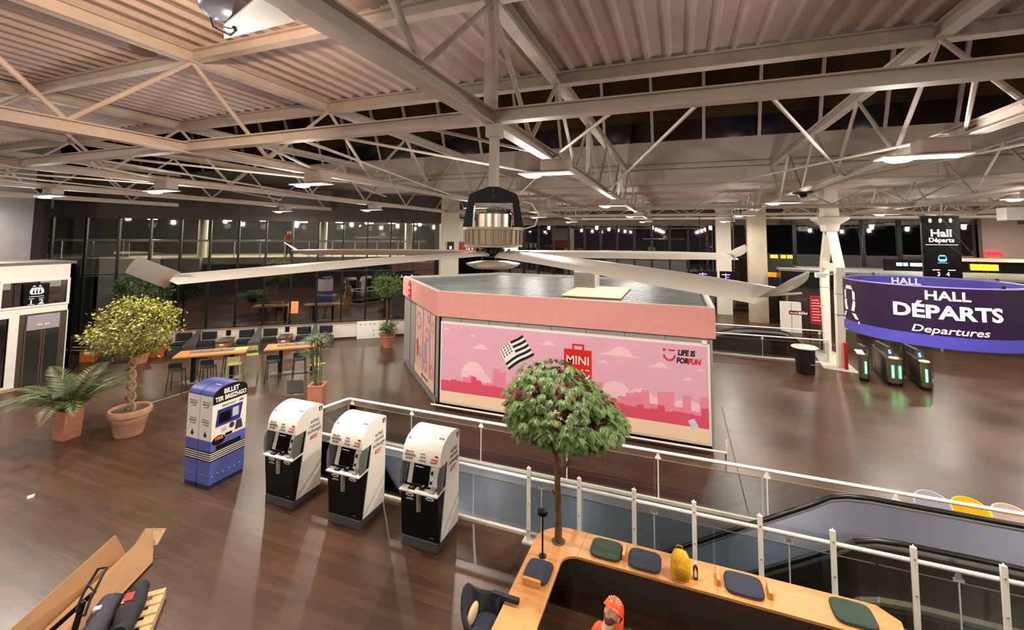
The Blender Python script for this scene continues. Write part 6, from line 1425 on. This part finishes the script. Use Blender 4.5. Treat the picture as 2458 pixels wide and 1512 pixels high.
def person(label, base, face_dir, up_dir, jacket, helmet, name='person', crouch=0, hair=True):
    t = thing(name, label, 'person', base); bx, by, bz = base
    yaw_ = math.atan2(-face_dir[0], face_dir[1])+math.pi  # body turned like the face, front = -y local
    B = Matrix.Translation((bx, by, bz)) @ Matrix.Rotation(yaw_, 4, 'Z')
    J = {'pel': ((0, 0, .98), (.15, .11)), 'wa': ((0, 0, 1.12), (.14, .10)), 'ch': ((0, .01, 1.32), (.145, .11)), 'nb': ((0, .02, 1.47), (.09, .075)), 'nk': ((0, .015, 1.52), (.056, .056)), 'hd': ((0, 0, 1.60), (.05, .05)),
         'sl': ((-.165, .01, 1.42), .06), 'sr': ((.165, .01, 1.42), .06), 'el': ((-.26, .03, 1.14), .05), 'er': ((.26, .03, 1.14), .05), 'wl': ((-.25, -.12, .92), .032), 'wr': ((.25, -.12, .92), .032),
         'pl': ((-.245, -.17, .86), (.036, .018)), 'pr': ((.245, -.17, .86), (.036, .018)), 'hl': ((-.10, 0, .90), .095), 'hr': ((.10, 0, .90), .095), 'kl': ((-.12, -.02, .50), .06), 'kr': ((.12, .0, .50), .06),
         'al': ((-.13, .03, .09), .042), 'ar': ((.13, .05, .09), .042), 'tl': ((-.14, -.13, .04), (.045, .03)), 'tr': ((.14, -.11, .04), (.045, .03))}
    E = [('pel', 'wa'), ('wa', 'ch'), ('ch', 'nb'), ('nb', 'nk'), ('nk', 'hd'), ('ch', 'sl'), ('ch', 'sr'), ('sl', 'el'), ('el', 'wl'), ('wl', 'pl'), ('sr', 'er'), ('er', 'wr'), ('wr', 'pr'), ('pel', 'hl'), ('pel', 'hr'), ('hl', 'kl'), ('kl', 'al'), ('al', 'tl'), ('hr', 'kr'), ('kr', 'ar'), ('ar', 'tr')]
    JB = dict(J); JB.update({'ch': ((0, .01, 1.32), (.11, .08)), 'nb': ((0, .02, 1.45), (.06, .055)), 'sl': ((-.15, .01, 1.41), .045), 'sr': ((.15, .01, 1.41), .045), 'pel': ((0, 0, .98), (.13, .09)), 'wa': ((0, 0, 1.12), (.12, .08))})
    vs, fs = skinned('b', JB, E, 'pel', SKIN, M=B); b = MB(); b.add(vs, fs)
    for s_ in (-1, 1):
        for k in range(4):
            x0 = s_*.245+(-.026+.0175*k); L = (.07, .08, .075, .06)[k]; b.tube([B @ Vector((x0, -.18, .85)), B @ Vector((x0, -.205, .85-L*.5)), B @ Vector((x0, -.195, .85-L))], [.009, .008, .0065], 8)
        b.tube([B @ Vector((s_*.215, -.15, .88)), B @ Vector((s_*.20, -.185, .85)), B @ Vector((s_*.205, -.20, .825))], [.011, .0095, .008], 8)
    f_ = Vector(face_dir).normalized(); u_ = Vector(up_dir); u_ = (u_-f_*u_.dot(f_)).normalized(); r_ = u_.cross(f_)*1.0
    hc = B @ Vector((0, -.02, 1.645)); HM = Matrix((r_*-1 if False else r_, -f_, u_)).transposed().to_4x4(); HM.translation = hc
    if HM.determinant() < 0: HM = Matrix((-r_, -f_, u_)).transposed().to_4x4(); HM.translation = hc
    headmesh(b, HM); body = b.build('body', SKIN, t, smooth=70)
    for s_ in (-1, 1):
        b = MB(); b.ell(HM @ Vector((s_*.031, -.078, .014)), (.0125, .0115, .0085), 14, 10, M=HM.to_3x3().to_4x4()); ey = b.build('eye', mat('eye_white', (226, 220, 212), .3), t, smooth=50)
        b = MB(); b.ell(HM @ Vector((s_*.031, -.0865, .014)), (.0055, .004, .0055), 12, 8, M=HM.to_3x3().to_4x4()); b.build('iris', mat('iris_brown', (40, 26, 18), .2), ey, smooth=50)
        b = MB(); b.tube([HM @ Vector((s_*.012, -.098, .034)), HM @ Vector((s_*.032, -.096, .041)), HM @ Vector((s_*.052, -.080, .034))], [.004, .005, .003], 6); b.build('eyebrow', HAIR, t, smooth=50)
    b = MB(); b.tube([HM @ Vector((-.024, -.088, -.054)), HM @ Vector((-.01, -.0985, -.052)), HM @ Vector((0, -.1, -.0535)), HM @ Vector((.01, -.0985, -.052)), HM @ Vector((.024, -.088, -.054))], [.002, .0055, .006, .0055, .002], 8); b.build('lips', mat('lips', (188, 122, 104), .5), t, smooth=60)
    if hair:      # short beard and hair under the helmet
        b = MB(); rings = []
        for i in range(9):
            rings.append([])
            for j in range(25):
                ph = R(-172+164*j/24); top = -17-16*math.exp(-((ph+math.pi/2)/.30)**2); th = R(-74+(top+74)*i/8); q = face_point(th, ph); e_ = .003*math.sin(math.pi*i/8)*min(1, j/3, (24-j)/3)+.0006
                rings[-1].append(HM @ (q+Vector((q.x, q.y, q.z+.02)).normalized()*e_))
        b.loft(rings, closed=False); b.build('beard', mat('beard_brown', (104, 70, 52), .9, noise=.5, scale=120), t, smooth=60)
        b = MB()
        for s_ in (-1, 1): b.ell(HM @ Vector((s_*.066, .035, .03)), (.02, .055, .05), 12, 8, M=HM.to_3x3().to_4x4())
        b.ell(HM @ Vector((0, .06, .01)), (.07, .045, .07), 14, 8, M=HM.to_3x3().to_4x4()); b.build('hair', HAIR, t, smooth=60)
    # jacket: same skeleton, slightly fuller, open at neck and wrists
    JJ = {k: (p, tuple(v+.022 for v in (r if isinstance(r, tuple) else (r, r)))) for k, (p, r) in J.items() if k in ('pel', 'wa', 'ch', 'sl', 'sr', 'el', 'er')}
    JJ['nb'] = ((0, .02, 1.45), (.09, .08)); JJ['wl'] = ((-.252, -.08, .98), (.045, .045)); JJ['wr'] = ((.252, -.08, .98), (.045, .045))
    vs, fs = skinned('j', JJ, [('pel', 'wa'), ('wa', 'ch'), ('ch', 'nb'), ('ch', 'sl'), ('ch', 'sr'), ('sl', 'el'), ('el', 'wl'), ('sr', 'er'), ('er', 'wr')], 'pel', ORJ, M=B); b = MB(); b.add(vs, fs); b.build('jacket', jacket, t, smooth=70)
    b = MB(); b.lathe([(.080, 1.44), (.095, 1.49), (.100, 1.575), (.092, 1.585), (.082, 1.53)], (0, .03, 0), 28); b.v = [tuple(B @ Vector(v)) for v in b.v]; b.build('collar', jacket, t, smooth=60)
    TT = {k: (p, tuple(v+.014 for v in (r if isinstance(r, tuple) else (r, r)))) for k, (p, r) in J.items() if k in ('pel', 'hl', 'hr', 'kl', 'kr', 'al', 'ar')}
    vs, fs = skinned('t', TT, [('pel', 'hl'), ('pel', 'hr'), ('hl', 'kl'), ('kl', 'al'), ('hr', 'kr'), ('kr', 'ar')], 'pel', TRO, M=B); b = MB(); b.add(vs, fs); b.build('trousers', TRO, t, smooth=70)
    b = MB()
    for s_, q in ((-1, 'l'), (1, 'r')):
        a_ = J['a'+q][0]; c_ = J['t'+q][0]; b.ell(B @ Vector(((a_[0]+c_[0])/2, (a_[1]+c_[1])/2-.01, .05)), (.052, .145, .05), 14, 8, M=B.to_3x3().to_4x4())
    b.build('boots', BLACK, t, smooth=60)
    # helmet
    HB = HM @ Matrix.Rotation(R(-6), 4, 'X'); b = MB(); rings = []
    for i in range(11):
        th = R(2+86*i/10); e = 1.0; rings.append([HB @ Vector((.106*math.cos(th)*math.cos(2*math.pi*j/32), .005+.130*math.cos(th)*math.sin(2*math.pi*j/32), .028+.122*math.sin(th))) for j in range(32)])
    r0 = [HB @ Vector((.112*math.cos(2*math.pi*j/32), .0+(.140 if math.sin(2*math.pi*j/32) > 0 else .158)*math.sin(2*math.pi*j/32), .024-(.0 if math.sin(2*math.pi*j/32) > 0 else .012*abs(math.sin(2*math.pi*j/32))))) for j in range(32)]
    b.loft([r0]+rings, True, True); hb = b.build('helmet', helmet, t, smooth=50)
    for s_ in (-1, 1):
        for ph, th in ((62, 30), (48, 32), (36, 38), (56, 42), (42, 48), (74, 46), (60, 60)):
            ph, th = R(-90+s_*(90-ph)), R(th); q = Vector((.107*math.cos(th)*math.cos(ph), .005+.131*math.cos(th)*math.sin(ph), .028+.123*math.sin(th)))
            MB().ell(HB @ q, (.006, .006, .005), 8, 6, M=HB.to_3x3().to_4x4()).build('vent_hole', mat('vent_pale', (255, 222, 170), .4), hb, smooth=50)
    return t, B, HM
HELM = mat('orange_helmet', (244, 80, 26), .35)
t, B, HM = person('man in an orange helmet and orange work jacket standing inside the counter, looking up', (-.72, 4.98, 0), (-.20, -.70, .68), (.30, .5, .8), ORJ, HELM)
b = MB(); b.tube([B @ Vector(q) for q in ((.20, .09, 1.25), (.17, .02, 1.53), (.12, -.10, 1.44), (.10, -.15, 1.2))], .028, 8); b.build('shoulder_strap', GRW, t, smooth=60)
p = wp(-4.75, -8.2, 4.05)
person('reflected man in an orange jacket and white helmet, built on the mezzanine beyond the glass', tuple(p), (.5, -.8, -.1), (0, 0, 1), ORJ, mat('white_helmet', (235, 232, 226), .35), name='person')  # a reflected man, built as a full figure behind the glass
